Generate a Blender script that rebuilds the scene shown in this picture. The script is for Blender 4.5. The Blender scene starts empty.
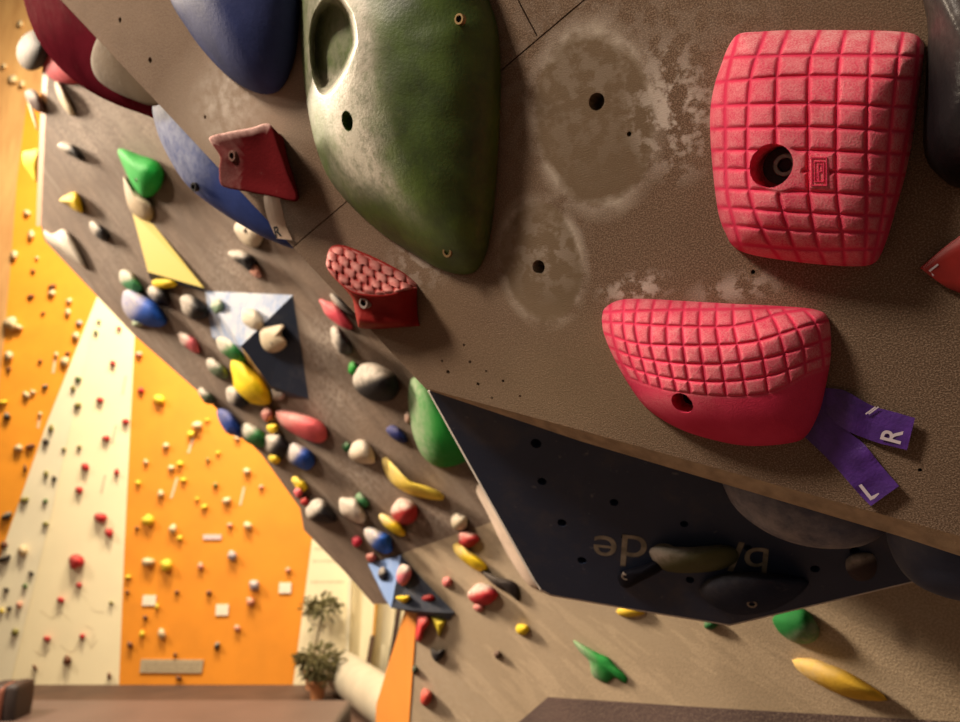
import bpy, bmesh, math, random
from mathutils import Vector, Matrix, noise as mnoise
random.seed(7)
SC = bpy.context.scene
COL = SC.collection
F = 693.0
CAM = Vector((0, 0, 2.2))
PITCH = math.radians(12)
FWD = Vector((0, math.cos(PITCH), math.sin(PITCH)))
UP = Vector((0, -math.sin(PITCH), math.cos(PITCH)))
RT = Vector((1, 0, 0))

def ray(px, py):
    return FWD + RT*((px-480)/F) - UP*((py-361)/F)

class Plane:
    """a real wall plane: unit normal towards the viewer's side, offset k"""
    def __init__(s, N, k):
        s.N = N.normalized(); s.k = k
        s.U = Vector((0, 0, 1)).cross(s.N).normalized() if abs(s.N.z) < .99 else Vector((1, 0, 0))
        s.V = s.N.cross(s.U)
        s.O = s.N*k + CAM
    def pt(s, px, py, h=0.0):
        r = ray(px, py)
        return CAM + r*((s.k+h)/s.N.dot(r))
    def uv(s, P):
        d = P-s.O
        return (d.dot(s.U), d.dot(s.V))
    def at(s, u, v, h=0): return s.O + s.U*u + s.V*v + s.N*h

def plane3(a, b, c):
    A = a+480*b+361*c
    n = RT*(b*F) + UP*(-c*F) + FWD*A       # n.X = 1 (camera relative)
    L = n.length
    return Plane(-n/L, -1/L)

PN = plane3(.783, .00111, -.0004)           # near overhanging panel
PA = plane3(.286, .000876, -.000387)        # long overhanging wall behind
PB = plane3(.1724, .000934, -.000224)       # lighter lower wall
PV = plane3(1.129, .00056, -.000843)        # face of the navy volume
PF = Plane(Vector((0, -1, 0)), -9.5)        # far wall
PO = Plane(Vector((0, -1, 0)), -9.47)

# ------------------------------------------------------------------ materials
def nodes(name):
    m = bpy.data.materials.new(name); m.use_nodes = True
    nt = m.node_tree
    b = nt.nodes['Principled BSDF']
    return m, nt, b
def N(nt, t, **k):
    n = nt.nodes.new(t)
    for a, v in k.items():
        if a.startswith('i_'): n.inputs[a[2:].replace('_', ' ')].default_value = v
        else: setattr(n, a, v)
    return n
def mixc(nt, fac, a, b, blend='MIX'):
    n = nt.nodes.new('ShaderNodeMix'); n.data_type = 'RGBA'; n.blend_type = blend
    for sock, v in ((n.inputs[0], fac), (n.inputs[6], a), (n.inputs[7], b)):
        if hasattr(v, 'is_output'): nt.links.new(v, sock)
        elif isinstance(v, (int, float)): sock.default_value = v
        else: sock.default_value = (*v, 1) if len(v) == 3 else v
    return n.outputs[2]
def math_(nt, op, a, b=None, clamp=False):
    n = nt.nodes.new('ShaderNodeMath'); n.operation = op; n.use_clamp = clamp
    for i, v in enumerate((a, b)):
        if v is None: continue
        if hasattr(v, 'is_output'): nt.links.new(v, n.inputs[i])
        else: n.inputs[i].default_value = v
    return n.outputs[0]
def ramp(nt, src, p0, p1, c0=(0, 0, 0, 1), c1=(1, 1, 1, 1)):
    r = nt.nodes.new('ShaderNodeValToRGB'); nt.links.new(src, r.inputs[0])
    r.color_ramp.elements[0].position = p0; r.color_ramp.elements[1].position = p1
    r.color_ramp.elements[0].color = c0; r.color_ramp.elements[1].color = c1
    return r.outputs[0]
def noise_(nt, vec, scale, detail=3, rough=.55):
    n = nt.nodes.new('ShaderNodeTexNoise'); n.inputs['Scale'].default_value = scale
    n.inputs['Detail'].default_value = detail; n.inputs['Roughness'].default_value = rough
    nt.links.new(vec, n.inputs['Vector'])
    return n.outputs[0]
def bump_(nt, bsdf, h, strength, dist):
    b = nt.nodes.new('ShaderNodeBump'); b.inputs['Strength'].default_value = strength
    b.inputs['Distance'].default_value = dist
    nt.links.new(h, b.inputs['Height']); nt.links.new(b.outputs[0], bsdf.inputs['Normal'])

_hm = {}
def hold_mat(col, rough=.75, chalk=(.52, .46, .39), grain=260, bump=.5, var=.25, spec=.1):
    key = (col, rough, chalk, grain, bump, var, spec)
    if key in _hm: return _hm[key]
    m, nt, b = nodes('moulded_hold')
    tc = N(nt, 'ShaderNodeTexCoord').outputs['Object']
    n1 = noise_(nt, tc, 14, 4); n2 = noise_(nt, tc, grain, 2); n3 = noise_(nt, tc, 45, 6, .7)
    c = mixc(nt, ramp(nt, n1, .35, .7), col, tuple(x*(1-var) for x in col))
    at = N(nt, 'ShaderNodeAttribute', attribute_name='chalk').outputs['Fac']
    f = math_(nt, 'MULTIPLY', at, math_(nt, 'ADD', ramp(nt, n3, .3, .62), .25), True)
    f = math_(nt, 'ADD', f, math_(nt, 'MULTIPLY', ramp(nt, n3, .62, .8), .15), True)
    c = mixc(nt, f, c, chalk)
    nt.links.new(c, b.inputs['Base Color'])
    b.inputs['Roughness'].default_value = rough
    b.inputs['Specular IOR Level'].default_value = spec
    bump_(nt, b, math_(nt, 'ADD', n2, math_(nt, 'MULTIPLY', n3, 1.2)), bump, .0012)
    _hm[key] = m
    return m
def flat_mat(name, col, rough=.7, metal=0, var=.15, scale=30, bump=0):
    m, nt, b = nodes(name)
    tc = N(nt, 'ShaderNodeTexCoord').outputs['Object']
    n1 = noise_(nt, tc, scale, 4)
    nt.links.new(mixc(nt, ramp(nt, n1, .35, .7), col, tuple(x*(1-var) for x in col)), b.inputs['Base Color'])
    b.inputs['Roughness'].default_value = rough; b.inputs['Metallic'].default_value = metal
    if bump: bump_(nt, b, noise_(nt, tc, scale*8, 3), bump, .002)
    return m

def sand_mat(name, c1, c2, plane, chalks=(), ghosts_and_patches=(), grain=420, bumpd=.0012, streak=None, speck=True):
    """gritty painted plywood; tone patches, stains and chalk are laid out in the wall's own metres (UV)"""
    m, nt, b = nodes(name)
    uv = N(nt, 'ShaderNodeTexCoord').outputs['UV']
    big = noise_(nt, uv, 3.2, 5); med = noise_(nt, uv, 16, 6, .65); fine = noise_(nt, uv, grain, 2, .6)
    c = mixc(nt, ramp(nt, big, .35, .68), c1, c2)
    c = mixc(nt, math_(nt, 'MULTIPLY', ramp(nt, med, .42, .78), .16), c, tuple(min(1, x*1.4) for x in c1))
    c = mixc(nt, math_(nt, 'MULTIPLY', ramp(nt, fine, .44, .56, (1, 1, 1, 1), (0, 0, 0, 1)), .7), c, tuple(x*.45 for x in c2))
    c = mixc(nt, math_(nt, 'MULTIPLY', ramp(nt, fine, .56, .66), .35), c, (.46, .36, .27))
    def blob(cu, cv, ru, rv, ang):
        mp = N(nt, 'ShaderNodeMapping'); mp.vector_type = 'TEXTURE'
        mp.inputs['Location'].default_value = (cu, cv, 0); mp.inputs['Rotation'].default_value = (0, 0, ang)
        mp.inputs['Scale'].default_value = (ru, rv, 1)
        nt.links.new(uv, mp.inputs[0])
        L = N(nt, 'ShaderNodeVectorMath', operation='LENGTH'); nt.links.new(mp.outputs[0], L.inputs[0])
        return L.outputs['Value']
    for (cu, cv, ru, rv, ang, kind, amt) in ghosts_and_patches:
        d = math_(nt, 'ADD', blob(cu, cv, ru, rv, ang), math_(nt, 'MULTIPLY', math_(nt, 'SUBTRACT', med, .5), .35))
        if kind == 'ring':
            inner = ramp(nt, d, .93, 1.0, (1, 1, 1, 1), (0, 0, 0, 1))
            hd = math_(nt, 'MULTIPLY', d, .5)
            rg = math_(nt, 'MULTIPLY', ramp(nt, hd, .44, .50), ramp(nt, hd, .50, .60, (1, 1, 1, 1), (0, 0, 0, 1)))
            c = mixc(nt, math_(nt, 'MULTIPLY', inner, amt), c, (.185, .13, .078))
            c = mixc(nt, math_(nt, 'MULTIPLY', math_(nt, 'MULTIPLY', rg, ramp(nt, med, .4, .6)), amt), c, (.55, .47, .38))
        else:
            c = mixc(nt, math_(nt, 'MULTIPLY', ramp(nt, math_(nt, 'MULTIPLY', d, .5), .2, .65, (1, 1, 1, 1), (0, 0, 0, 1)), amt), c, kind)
    spl = noise_(nt, uv, 55, 4, .6)
    for (cu, cv, ru, rv, ang, amt, soft) in chalks:
        d = blob(cu, cv, ru, rv, ang)
        g = ramp(nt, math_(nt, 'MULTIPLY', d, .5), 0.1, .6, (1, 1, 1, 1), (0, 0, 0, 1))
        t = math_(nt, 'MULTIPLY', g, ramp(nt, spl, .47-.1*soft, .56+.14*soft))
        c = mixc(nt, math_(nt, 'MULTIPLY', t, amt, True), c, (.66, .58, .5))
    if streak:
        mp = N(nt, 'ShaderNodeMapping'); mp.vector_type = 'TEXTURE'
        mp.inputs['Rotation'].default_value = (0, 0, streak[0]); mp.inputs['Scale'].default_value = (2.6, .55, 1)
        nt.links.new(uv, mp.inputs[0])
        s = noise_(nt, mp.outputs[0], 5, 5, .6)
        c = mixc(nt, math_(nt, 'MULTIPLY', ramp(nt, s, .52, .78), streak[1]), c, (.55, .47, .38))
        c = mixc(nt, math_(nt, 'MULTIPLY', ramp(nt, s, .48, .28), .3), c, tuple(x*.55 for x in c2))
    nt.links.new(c, b.inputs['Base Color'])
    b.inputs['Roughness'].default_value = .88; b.inputs['Specular IOR Level'].default_value = .2
    bump_(nt, b, math_(nt, 'ADD', fine, math_(nt, 'MULTIPLY', med, .5)), .8, bumpd)
    return m

# ------------------------------------------------------------------ mesh helpers
def link(name, bm, mats, parent=None, smooth=True, recalc=True):
    if recalc: bmesh.ops.recalc_face_normals(bm, faces=bm.faces)
    me = bpy.data.meshes.new(name); bm.to_mesh(me); bm.free()
    for m in (mats if isinstance(mats, (list, tuple)) else [mats]): me.materials.append(m)
    for p in me.polygons: p.use_smooth = smooth
    o = bpy.data.objects.new(name, me); COL.objects.link(o)
    if parent: o.parent = parent
    return o
def recenter(o, P):
    """move the origin to P (the thing's base), keeping children at the same world place"""
    o.data.transform(Matrix.Translation(-P)); o.location = P
def adopt(child, parent):
    child.parent = parent
    child.matrix_parent_inverse = Matrix.Translation(-parent.location)
def tag(o, label, cat, group=None, kind=None):
    o['label'] = label; o['category'] = cat
    if group: o['group'] = group
    if kind: o['kind'] = kind
    return o
def structure(o):
    o['kind'] = 'structure'; return o
def boolean(o, cut, op='DIFFERENCE'):
    md = o.modifiers.new('b', 'BOOLEAN'); md.operation = op; md.solver = 'EXACT'; md.object = cut
    try: md.use_self = False
    except Exception: pass
    bpy.context.view_layer.update()
    dg = bpy.context.evaluated_depsgraph_get()
    me = bpy.data.meshes.new_from_object(o.evaluated_get(dg))
    o.modifiers.clear(); old = o.data; nm = old.name; o.data = me
    bpy.data.meshes.remove(old); me.name = nm
    bpy.data.objects.remove(cut, do_unlink=True)

def catmull(pts, n, closed=True):
    """resample a closed / open polyline of equal tuples to n smooth points"""
    m = len(pts); out = []
    seg = m if closed else m-1
    dense = []
    for i in range(seg):
        if closed: p0, p1, p2, p3 = (pts[(i-1) % m], pts[i], pts[(i+1) % m], pts[(i+2) % m])
        else: p0, p1, p2, p3 = pts[max(i-1, 0)], pts[i], pts[i+1], pts[min(i+2, m-1)]
        for k in range(12):
            t = k/12
            dense.append(tuple(.5*(2*b+(c-a)*t+(2*a-5*b+4*c-d)*t*t+(3*b-a-3*c+d)*t**3) for a, b, c, d in zip(p0, p1, p2, p3)))
    if not closed: dense.append(tuple(pts[-1]))
    return resample(dense, n, closed)
def resample(pts, n, closed=True):
    P = list(pts)+([pts[0]] if closed else [])
    L = [0]
    for a, b in zip(P, P[1:]): L.append(L[-1]+math.dist(a[:2], b[:2]))
    tot = L[-1]; out = []; j = 0
    for i in range(n):
        s = tot*i/(n if closed else n-1)
        while j < len(L)-2 and L[j+1] < s: j += 1
        t = (s-L[j])/max(1e-9, L[j+1]-L[j])
        out.append(tuple(a+(b-a)*min(1, t) for a, b in zip(P[j], P[j+1])))
    return out
def ell(cx, cy, rx, ry, ang=0, irr=.12, n=10, seed=None):
    rnd = random.Random(seed if seed is not None else int(cx*131+cy*17))
    a = math.radians(ang); o = []
    for i in range(n):
        t = 2*math.pi*i/n; k = 1+rnd.uniform(-irr, irr)
        x, y = rx*k*math.cos(t), ry*k*math.sin(t)
        o.append((cx+x*math.cos(a)-y*math.sin(a), cy+x*math.sin(a)+y*math.cos(a)))
    return o
def bbox_ell(x0, y0, x1, y1, diag=0, irr=.12):
    """blob filling a photo box; diag>0 leans from upper left to lower right"""
    cx, cy, rx, ry = (x0+x1)/2, (y0+y1)/2, (x1-x0)/2, (y1-y0)/2
    if not diag: return ell(cx, cy, rx, ry, 0, irr)
    L = math.hypot(rx, ry); a = math.degrees(math.atan2(ry, rx))
    return ell(cx, cy, L*.98, L*(1-diag)*.8, a, irr)
def smooth(t): t = max(0, min(1, t)); return t*t*(3-2*t)
def prof(t, p, q): return (1-(1-t)**p)**(1/q)

def dome_bm(plane, outline, H, apex=None, nr=14, na=48, p=2, q=2, h0=0.0, chalk=0, disp=None, hard=False,
            back=0.004, lens=False, cdir=(-.35, -.94)):
    ol = resample(outline, na) if hard else catmull(outline, na)
    cx = sum(x for x, y in ol)/na; cy = sum(y for x, y in ol)/na
    ax, ay = apex or (cx-.12*0, cy)
    R = max(math.hypot(x-cx, y-cy) for x, y in ol)
    bm = bmesh.new(); lay = bm.verts.layers.float.new('chalk')
    def vert(px, py, h, dd=(0, 0)):
        v = bm.verts.new(plane.pt(px, py, h0+h))
        s = ((px-cx)*cdir[0]+(py-cy)*cdir[1])/R
        v[lay] = max(0, min(1, chalk*smooth(s*2.2+.12)+dd[1]))
        return v
    rings = []
    ts = [(1-math.cos(math.pi/2*k/nr)) for k in range(nr)] if not hard else [k/nr for k in range(nr)]
    for t in ts:
        rg = []
        for i, (x, y) in enumerate(ol):
            px, py = x+(ax-x)*t, y+(ay-y)*t
            h = H*prof(t, p, q); dd = (0, 0)
            if disp: dd = disp(px, py, t); h += dd[0]*smooth(t*8+.1)
            rg.append(vert(px, py, h, dd))
        rings.append(rg)
    dd = disp(ax, ay, 1) if disp else (0, 0)
    top = vert(ax, ay, H+dd[0], dd)
    for a, b in zip(rings, rings[1:]):
        for i in range(na):
            j = (i+1) % na; bm.faces.new((a[i], a[j], b[j], b[i]))
    for i in range(na): bm.faces.new((rings[-1][i], rings[-1][(i+1) % na], top))
    if lens:
        prev = rings[0]
        for t in ts[1:]:
            rg = [vert(x+(ax-x)*t, y+(ay-y)*t, -H*.8*prof(t, p, q)) for x, y in ol]
            for i in range(na):
                j = (i+1) % na; bm.faces.new((prev[j], prev[i], rg[i], rg[j]))
            prev = rg
        bm.faces.new(list(reversed(prev)))
    else:
        base = [vert(x, y, -back) for x, y in ol]
        for i in range(na):
            j = (i+1) % na; bm.faces.new((rings[0][j], rings[0][i], base[i], base[j]))
        bm.faces.new(list(reversed(base)))
    return bm, plane.pt(cx, cy, h0)
def hold(name, label, plane, outline, H, col, apex=None, chalk=.5, group=None, cat='climbing hold', mat=None, bolt=None, flat=False, **k):
    bm, base = dome_bm(plane, outline, H, apex, chalk=chalk, **k)
    o = link(name, bm, mat or hold_mat(col), smooth=not flat)
    recenter(o, base); tag(o, label, cat, group)
    if bolt: add_bolt(o, plane, bolt[0], bolt[1], bolt[2], bolt[3])
    return o

DARK = flat_mat('bolt_recess', (.012, .01, .01), .6)
STEEL = flat_mat('worn_steel', (.30, .27, .24), .35, .9, .4, 300)
BLACKST = flat_mat('black_steel', (.05, .045, .045), .35, .8, .3, 300)
BRASS = flat_mat('brass_screw', (.45, .3, .14), .4, .8)
def axis_frame(plane, P, n=None):
    n = n or plane.N
    u = plane.U; v = n.cross(u).normalized(); u = v.cross(n)
    return P, u, v, n
def cyl_bm(bm, fr, r, z0, z1, seg=24, r2=None, cap0=True, cap1=True, mi=0):
    P, u, v, n = fr; r2 = r if r2 is None else r2
    A = [bm.verts.new(P+u*(r*math.cos(2*math.pi*i/seg))+v*(r*math.sin(2*math.pi*i/seg))+n*z0) for i in range(seg)]
    B = [bm.verts.new(P+u*(r2*math.cos(2*math.pi*i/seg))+v*(r2*math.sin(2*math.pi*i/seg))+n*z1) for i in range(seg)]
    fs = [bm.faces.new((A[i], A[(i+1) % seg], B[(i+1) % seg], B[i])) for i in range(seg)]
    if cap0: fs.append(bm.faces.new(list(reversed(A))))
    if cap1: fs.append(bm.faces.new(B))
    for f in fs: f.material_index = mi
    return A, B
def bolt_bm(fr, r):
    """socket cap bolt head: rim ring, inner wall, hexagon socket floor"""
    bm = bmesh.new(); P, u, v, n = fr
    prof_ = [(r, -r*.9), (r, 0), (r*.93, r*.12), (r*.62, r*.12), (r*.52, 0), (r*.50, -r*.5), (0, -r*.5)]
    prev = None
    for k, (rr, z) in enumerate(prof_):
        seg = 24
        if rr == 0:
            c = bm.verts.new(P+n*z)
            for i in range(seg): bm.faces.new((prev[i], prev[(i+1) % seg], c)).material_index = 1
            break
        ring = []
        for i in range(seg):
            a = 2*math.pi*i/seg
            q = rr
            if k >= 4: q = rr/ max(.86, math.cos((a % (math.pi/3))-math.pi/6)*1.0)
            ring.append(bm.verts.new(P+u*(q*math.cos(a))+v*(q*math.sin(a))+n*z))
        if prev:
            for i in range(seg):
                f = bm.faces.new((prev[i], prev[(i+1) % seg], ring[(i+1) % seg], ring[i])); f.material_index = 1 if k >= 5 else 0
        prev = ring
    return bm
def add_bolt(parent, plane, px, py, h, rpx, mats=None, name='bolt'):
    P = plane.pt(px, py, h); r = rpx/F*(P-CAM).dot(FWD)
    o = link(name, bolt_bm(axis_frame(plane, P), r), mats or [STEEL, DARK], smooth=False, recalc=False)
    if parent: adopt(o, parent)
    return o
def cutter(items):
    bm = bmesh.new()
    for fr, r, z0, z1 in items: cyl_bm(bm, fr, r, z0, z1, 28)
    return link('cut', bm, DARK, smooth=False)

def prism(plane_pts_front, vec, mats, name, ring2=None, mi_ring=1):
    """solid: front polygon, optional bevelled second ring, then swept back by vec"""
    bm = bmesh.new(); n = len(plane_pts_front)
    rings = [[bm.verts.new(p) for p in plane_pts_front]]
    if ring2: rings.append([bm.verts.new(p) for p in ring2])
    rings.append([bm.verts.new(v.co+vec) for v in rings[-1]])
    bm.faces.new(rings[0])
    for k, (a, b) in enumerate(zip(rings, rings[1:])):
        for i in range(n):
            f = bm.faces.new((a[i], b[i], b[(i+1) % n], a[(i+1) % n]))
            f.material_index = mi_ring if (ring2 and k == 0) else 0
    bm.faces.new(list(reversed(rings[-1])))
    return link(name, bm, mats, smooth=False)
def set_uv(o, plane):
    me = o.data; uvl = me.uv_layers.new(name='UVMap') if not me.uv_layers else me.uv_layers[0]
    for lp in me.loops:
        P = me.vertices[lp.vertex_index].co + o.location
        uvl.data[lp.index].uv = plane.uv(P)
def uvof(plane, px, py): return plane.uv(plane.pt(px, py))
def blobspec(plane, px, py, rx, ry, ang=0):
    """a stain's centre and radii in the wall's own metres"""
    u, v = uvof(plane, px, py)
    u1, v1 = uvof(plane, px+rx, py); u2, v2 = uvof(plane, px, py-ry)
    return (u, v, math.hypot(u1-u, v1-v), math.hypot(u2-u, v2-v), math.radians(ang))

# ------------------------------------------------------------------ setting: near overhanging panel
EDGE = [(61, 0), (153, 100), (295, 248), (425, 388)]
front = [(-140, -212), (61, 0), (425, 388), (580, 430), (899, 519), (960, 536), (1300, 640), (1300, -380), (300, -520)]
outer = [(-138, -213), (63, 0), (427, 389.5), (580, 441), (899, 536), (960, 556), (1300, 665), (1302, -382), (299, -522)]
fpts = [PN.pt(x, y) for x, y in front]
rpts = [PN.pt(x, y, -.016) for x, y in outer]
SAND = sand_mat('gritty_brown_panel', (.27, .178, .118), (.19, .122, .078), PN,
    ghosts_and_patches=[(*blobspec(PN, 540, 262, 42, 62, 0), 'ring', .9), (*blobspec(PN, 592, 120, 62, 95, 0), 'ring', .75),
            (*blobspec(PN, 235, 110, 85, 75), (.42, .33, .25), .6), (*blobspec(PN, 600, 380, 200, 70), (.30, .22, .125), .35),
            (*blobspec(PN, 870, 60, 140, 200), (.13, .09, .055), .5), (*blobspec(PN, 420, 330, 70, 60), (.24, .155, .09), .4),  # broad tone patches: darker at upper right, browner at lower left
            (*blobspec(PN, 500, 180, 50, 200), (.30, .21, .14), .3)],
    chalks=[(*blobspec(PN, 672, 112, 45, 70), .75, 0), (*blobspec(PN, 636, 288, 40, 16), .9, 0), (*blobspec(PN, 735, 288, 50, 16), .55, 0),
            (*blobspec(PN, 228, 100, 40, 45), .75, 1), (*blobspec(PN, 420, 262, 34, 30), .35, 0), (*blobspec(PN, 545, 250, 45, 50), .25, 0),
            (*blobspec(PN, 600, 60, 200, 120), .12, 0)], grain=680)
PLY = flat_mat('raw_plywood_edge', (.50, .36, .22), .8, 0, .35, 60, .4)
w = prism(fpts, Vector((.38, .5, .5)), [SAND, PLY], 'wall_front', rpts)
structure(w)
# bolt holes and the saw-cut joints between the sheets
def hr(plane, px, py, rpx):
    P = plane.pt(px, py); return P, rpx/F*(P-CAM).dot(FWD)
cuts = []
for x, y, r in [(596.5, 101.5, 8.5), (538.5, 267, 7), (629, 134, 2.5), (753, 272, 2.2), (660, 372, 2), (150, 60, 3), (326, 320, 1.5),
                (448, 372, 2), (470, 362, 1.6), (478, 384, 1.8), (486, 371, 1.2), (503, 381, 1.5), (520, 396, 1.3), (464, 345, 1.4),
                (442, 361, 1.4), (492, 398, 1.2), (920, 470, 2), (205, 117, 2), (120, 20, 2.5)]:
    P, rr = hr(PN, x, y, r); cuts.append((axis_frame(PN, P), rr, -.03 if r > 5 else -.012, .01))
c = cutter(cuts); boolean(w, c)
def strip_cut(a, b, wd, dep):
    A, B = PN.pt(*a), PN.pt(*b); d = (B-A).normalized(); s = PN.N.cross(d)*wd/2
    bm = bmesh.new(); vs = []
    for h in (-dep, .004):
        for p, g in ((A, -1), (A, 1), (B, 1), (B, -1)): vs.append(bm.verts.new(p+s*g+PN.N*h))
    for f in ((3, 2, 1, 0), (4, 5, 6, 7), (0, 1, 5, 4), (1, 2, 6, 5), (2, 3, 7, 6), (3, 0, 4, 7)): bm.faces.new([vs[i] for i in f])
    return link('cut', bm, DARK, smooth=False)
boolean(w, strip_cut((650, -56), (293, 247), .0017, .006))
boolean(w, strip_cut((497, -40), (537, 36), .0015, .005))
set_uv(w, PN)

# ------------------------------------------------------------------ long wall behind, its lower facet, the side strip
def floor_px(plane, px, z=0.0):
    lo, hi = 361., 3000.
    for _ in range(50):
        mid = (lo+hi)/2
        if plane.pt(px, mid).z > z: lo = mid
        else: hi = mid
    return lo
WALL2 = sand_mat('chalky_brown_wall', (.26, .185, .135), (.18, .125, .092), PA,
    chalks=[(*blobspec(PA, 70, 110, 40, 50), .5, 1), (*blobspec(PA, 105, 60+60, 60, 30), .45, 1), (*blobspec(PA, 150, 110, 60, 40), .3, 1),
            (*blobspec(PA, 110, 250, 40, 40), .3, 1), (*blobspec(PA, 225, 270, 40, 30), .4, 1), (*blobspec(PA, 325, 345, 25, 25), .75, 1),
            (*blobspec(PA, 330, 400, 40, 30), .45, 1), (*blobspec(PA, 360, 470, 50, 25), .35, 1), (*blobspec(PA, 430, 520, 40, 14), .5, 1),
            (*blobspec(PA, 230, 320, 60, 30), .3, 1), (*blobspec(PA, 180, 370, 50, 30), .25, 1)],
    grain=240, streak=(math.radians(-52), .4))
left_edge = [(50, -160), (48, 75), (41, 225), (45, 241), (97, 296), (135, 336), (210, 402), (262, 455), (300, 508), (304, 530), (345, 572), (373, 604), (392, 604)]
crease = [(405, 552), (492, 522), (760, 430)]
pa = left_edge+[(398, 575)]+crease+[(760, -400), (50, -400)]
wa = prism([PA.pt(x, y) for x, y in pa], -PA.N*.12, WALL2, 'wall_right'); structure(wa); set_uv(wa, PA)
WALLB = sand_mat('pale_brown_wall', (.52, .40, .27), (.42, .32, .21), PB,
    ghosts_and_patches=[(*blobspec(PB, 905, 637, 12, 14), (.09, .05, .03), .6), (*blobspec(PB, 560, 440+120, 80, 60), (.25, .19, .15), .4),
            (*blobspec(PB, 620, 620, 90, 30), (.42, .33, .22), .4)],
    chalks=[(*blobspec(PB, 440, 690, 60, 60), .2, 1)], grain=330, streak=(math.radians(-30), .2))
pb_l = [(388, 560), (405, 552), (492, 522), (760, 430), (1400, 250), (1400, 752), (960, 722), (700, 707), (548, 697), (512, 728)]
yb = floor_px(PB, 404); yb2 = floor_px(PB, 500)
pb = [(404, yb), (408, 735), (417, 613), (398, 585)] + pb_l + [(500, yb2)]
wb = prism([PB.pt(x, y) for x, y in pb], -PB.N*.1, WALLB, 'wall_lower'); structure(wb); set_uv(wb, PB)
DARKW = sand_mat('dark_gritty_brown', (.11, .07, .06), (.07, .045, .04), PB, grain=330)  # darker brown than the wall above it
topk = [PB.pt(x, y) for x, y in [(500, yb2), (512, 728), (548, 697), (700, 707), (960, 722), (1400, 752)]]
bm = bmesh.new(); A = [bm.verts.new(p) for p in topk]
B = [bm.verts.new(Vector((p.x+.12, p.y+(.0 if i == 0 else .22), 0))) for i, p in enumerate(topk)]
for i in range(len(A)-1): bm.faces.new((A[i], A[i+1], B[i+1], B[i]))
wk = link('wall_undercut', bm, DARKW, smooth=False); structure(wk); set_uv(wk, PB)  # undercut facet added to form the dark band at lower right
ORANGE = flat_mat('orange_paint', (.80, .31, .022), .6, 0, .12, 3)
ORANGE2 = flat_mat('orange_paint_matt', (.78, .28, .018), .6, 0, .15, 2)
bm = bmesh.new()
def along(plane, px, py, extra):
    P = plane.pt(px, py); return CAM+(P-CAM)*(1+extra)
q = [PB.pt(418, 606), PB.pt(409, 735), PB.pt(404, yb), along(PB, 372, yb, .12), along(PB, 376, 735, .12), along(PB, 377, 705, .12), along(PB, 388, 668, .1), along(PB, 397, 640, .07), along(PB, 407, 606, .05)]
bm.faces.new([bm.verts.new(p) for p in q])
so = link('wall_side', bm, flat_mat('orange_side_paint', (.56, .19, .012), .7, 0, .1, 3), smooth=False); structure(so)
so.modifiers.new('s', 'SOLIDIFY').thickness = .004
bm = bmesh.new()
q = [PA.pt(48, 74), PA.pt(46, 110), PA.pt(41, 226), along(PA, 36, 226, .03), along(PA, 40, 110, .03), along(PA, 43, 60, .03)]
bm.faces.new([bm.verts.new(p) for p in q])
tr = link('trim_1', bm, flat_mat('raw_ply_trim', (.36, .15, .04), .7), smooth=False); structure(tr)
tr.modifiers.new('s', 'SOLIDIFY').thickness = .02

# ------------------------------------------------------------------ far wall, floor
CREAM = flat_mat('cream_paint', (.83, .74, .50), .7, 0, .06, 2)
CREAM2 = flat_mat('cream_grey_paint', (.76, .70, .52), .7, 0, .08, 2)
WOODM, nt, b = nodes('plywood_sheet')
tc = N(nt, 'ShaderNodeTexCoord').outputs['Object']
mp = N(nt, 'ShaderNodeMapping'); mp.inputs['Scale'].default_value = (1, 1, .18); nt.links.new(tc, mp.inputs[0])
nz = noise_(nt, mp.outputs[0], 3, 6, .7)
nt.links.new(mixc(nt, ramp(nt, nz, .35, .7), (.42, .22, .08), (.62, .38, .15)), b.inputs['Base Color']); b.inputs['Roughness'].default_value = .6
zb = 685.0
def farpoly(bm, pts, mi, dy=0):
    f = bm.faces.new([bm.verts.new(PF.pt(x, y, dy)) for x, y in pts]); f.material_index = mi
bm = bmesh.new()
farpoly(bm, [(-900, 690), (-900, -500), (52, -500), (50, 90), (27, 100), (17, 180), (11, 260), (4, 340), (-6, 430), (-30, 690)], 0, .01)
farpoly(bm, [(-40, 690), (-10, 430), (0, 340), (10, 200), (20, 60), (136, 60), (136, 200), (97, 297), (48, 420), (4, 545), (-38, 690)], 1)
farpoly(bm, [(-38, 685), (4, 545), (48, 420), (97, 297), (136, 200), (140, 250), (134.5, 340), (124, 555), (119, 685.5), (10, 685.5), (44, 545), (90, 400), (110, 300), (90, 400), (44, 545), (10, 685.5)][:10], 2)
farpoly(bm, [(119, 685.5), (124, 555), (134.5, 340), (140, 200), (430, 200), (344, 380), (312, 540), (293, 685.5)], 3)
farpoly(bm, [(293, 685.5), (312, 540), (344, 380), (430, 200), (1500, 200), (1500, 685.5)], 2)
for v in bm.verts:
    pass
wf = link('wall_back', bm, [WOODM, ORANGE, CREAM, ORANGE2], smooth=False); structure(wf)
bm = bmesh.new(); farpoly(bm, [(-38, 685), (4, 545), (48, 420), (92, 312), (96, 315), (50, 520), (10, 685)], 0, .012)
c2 = link('wall_back_facet', bm, CREAM2, smooth=False); structure(c2)
FLOOR = flat_mat('brown_floor', (.085, .045, .028), .7, 0, .3, 3, .3)
def box_bm(bm, x0, x1, y0, y1, z0, z1, mi=0):
    vs = [bm.verts.new((x, y, z)) for x in (x0, x1) for y in (y0, y1) for z in (z0, z1)]
    for f in ((0, 1, 3, 2), (4, 6, 7, 5), (0, 4, 5, 1), (2, 3, 7, 6), (0, 2, 6, 4), (1, 5, 7, 3)):
        bm.faces.new([vs[i] for i in f]).material_index = mi
bm = bmesh.new(); box_bm(bm, -14, 10, -4, 9.6, -.1, 0)
structure(link('floor', bm, FLOOR, smooth=False))

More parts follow.
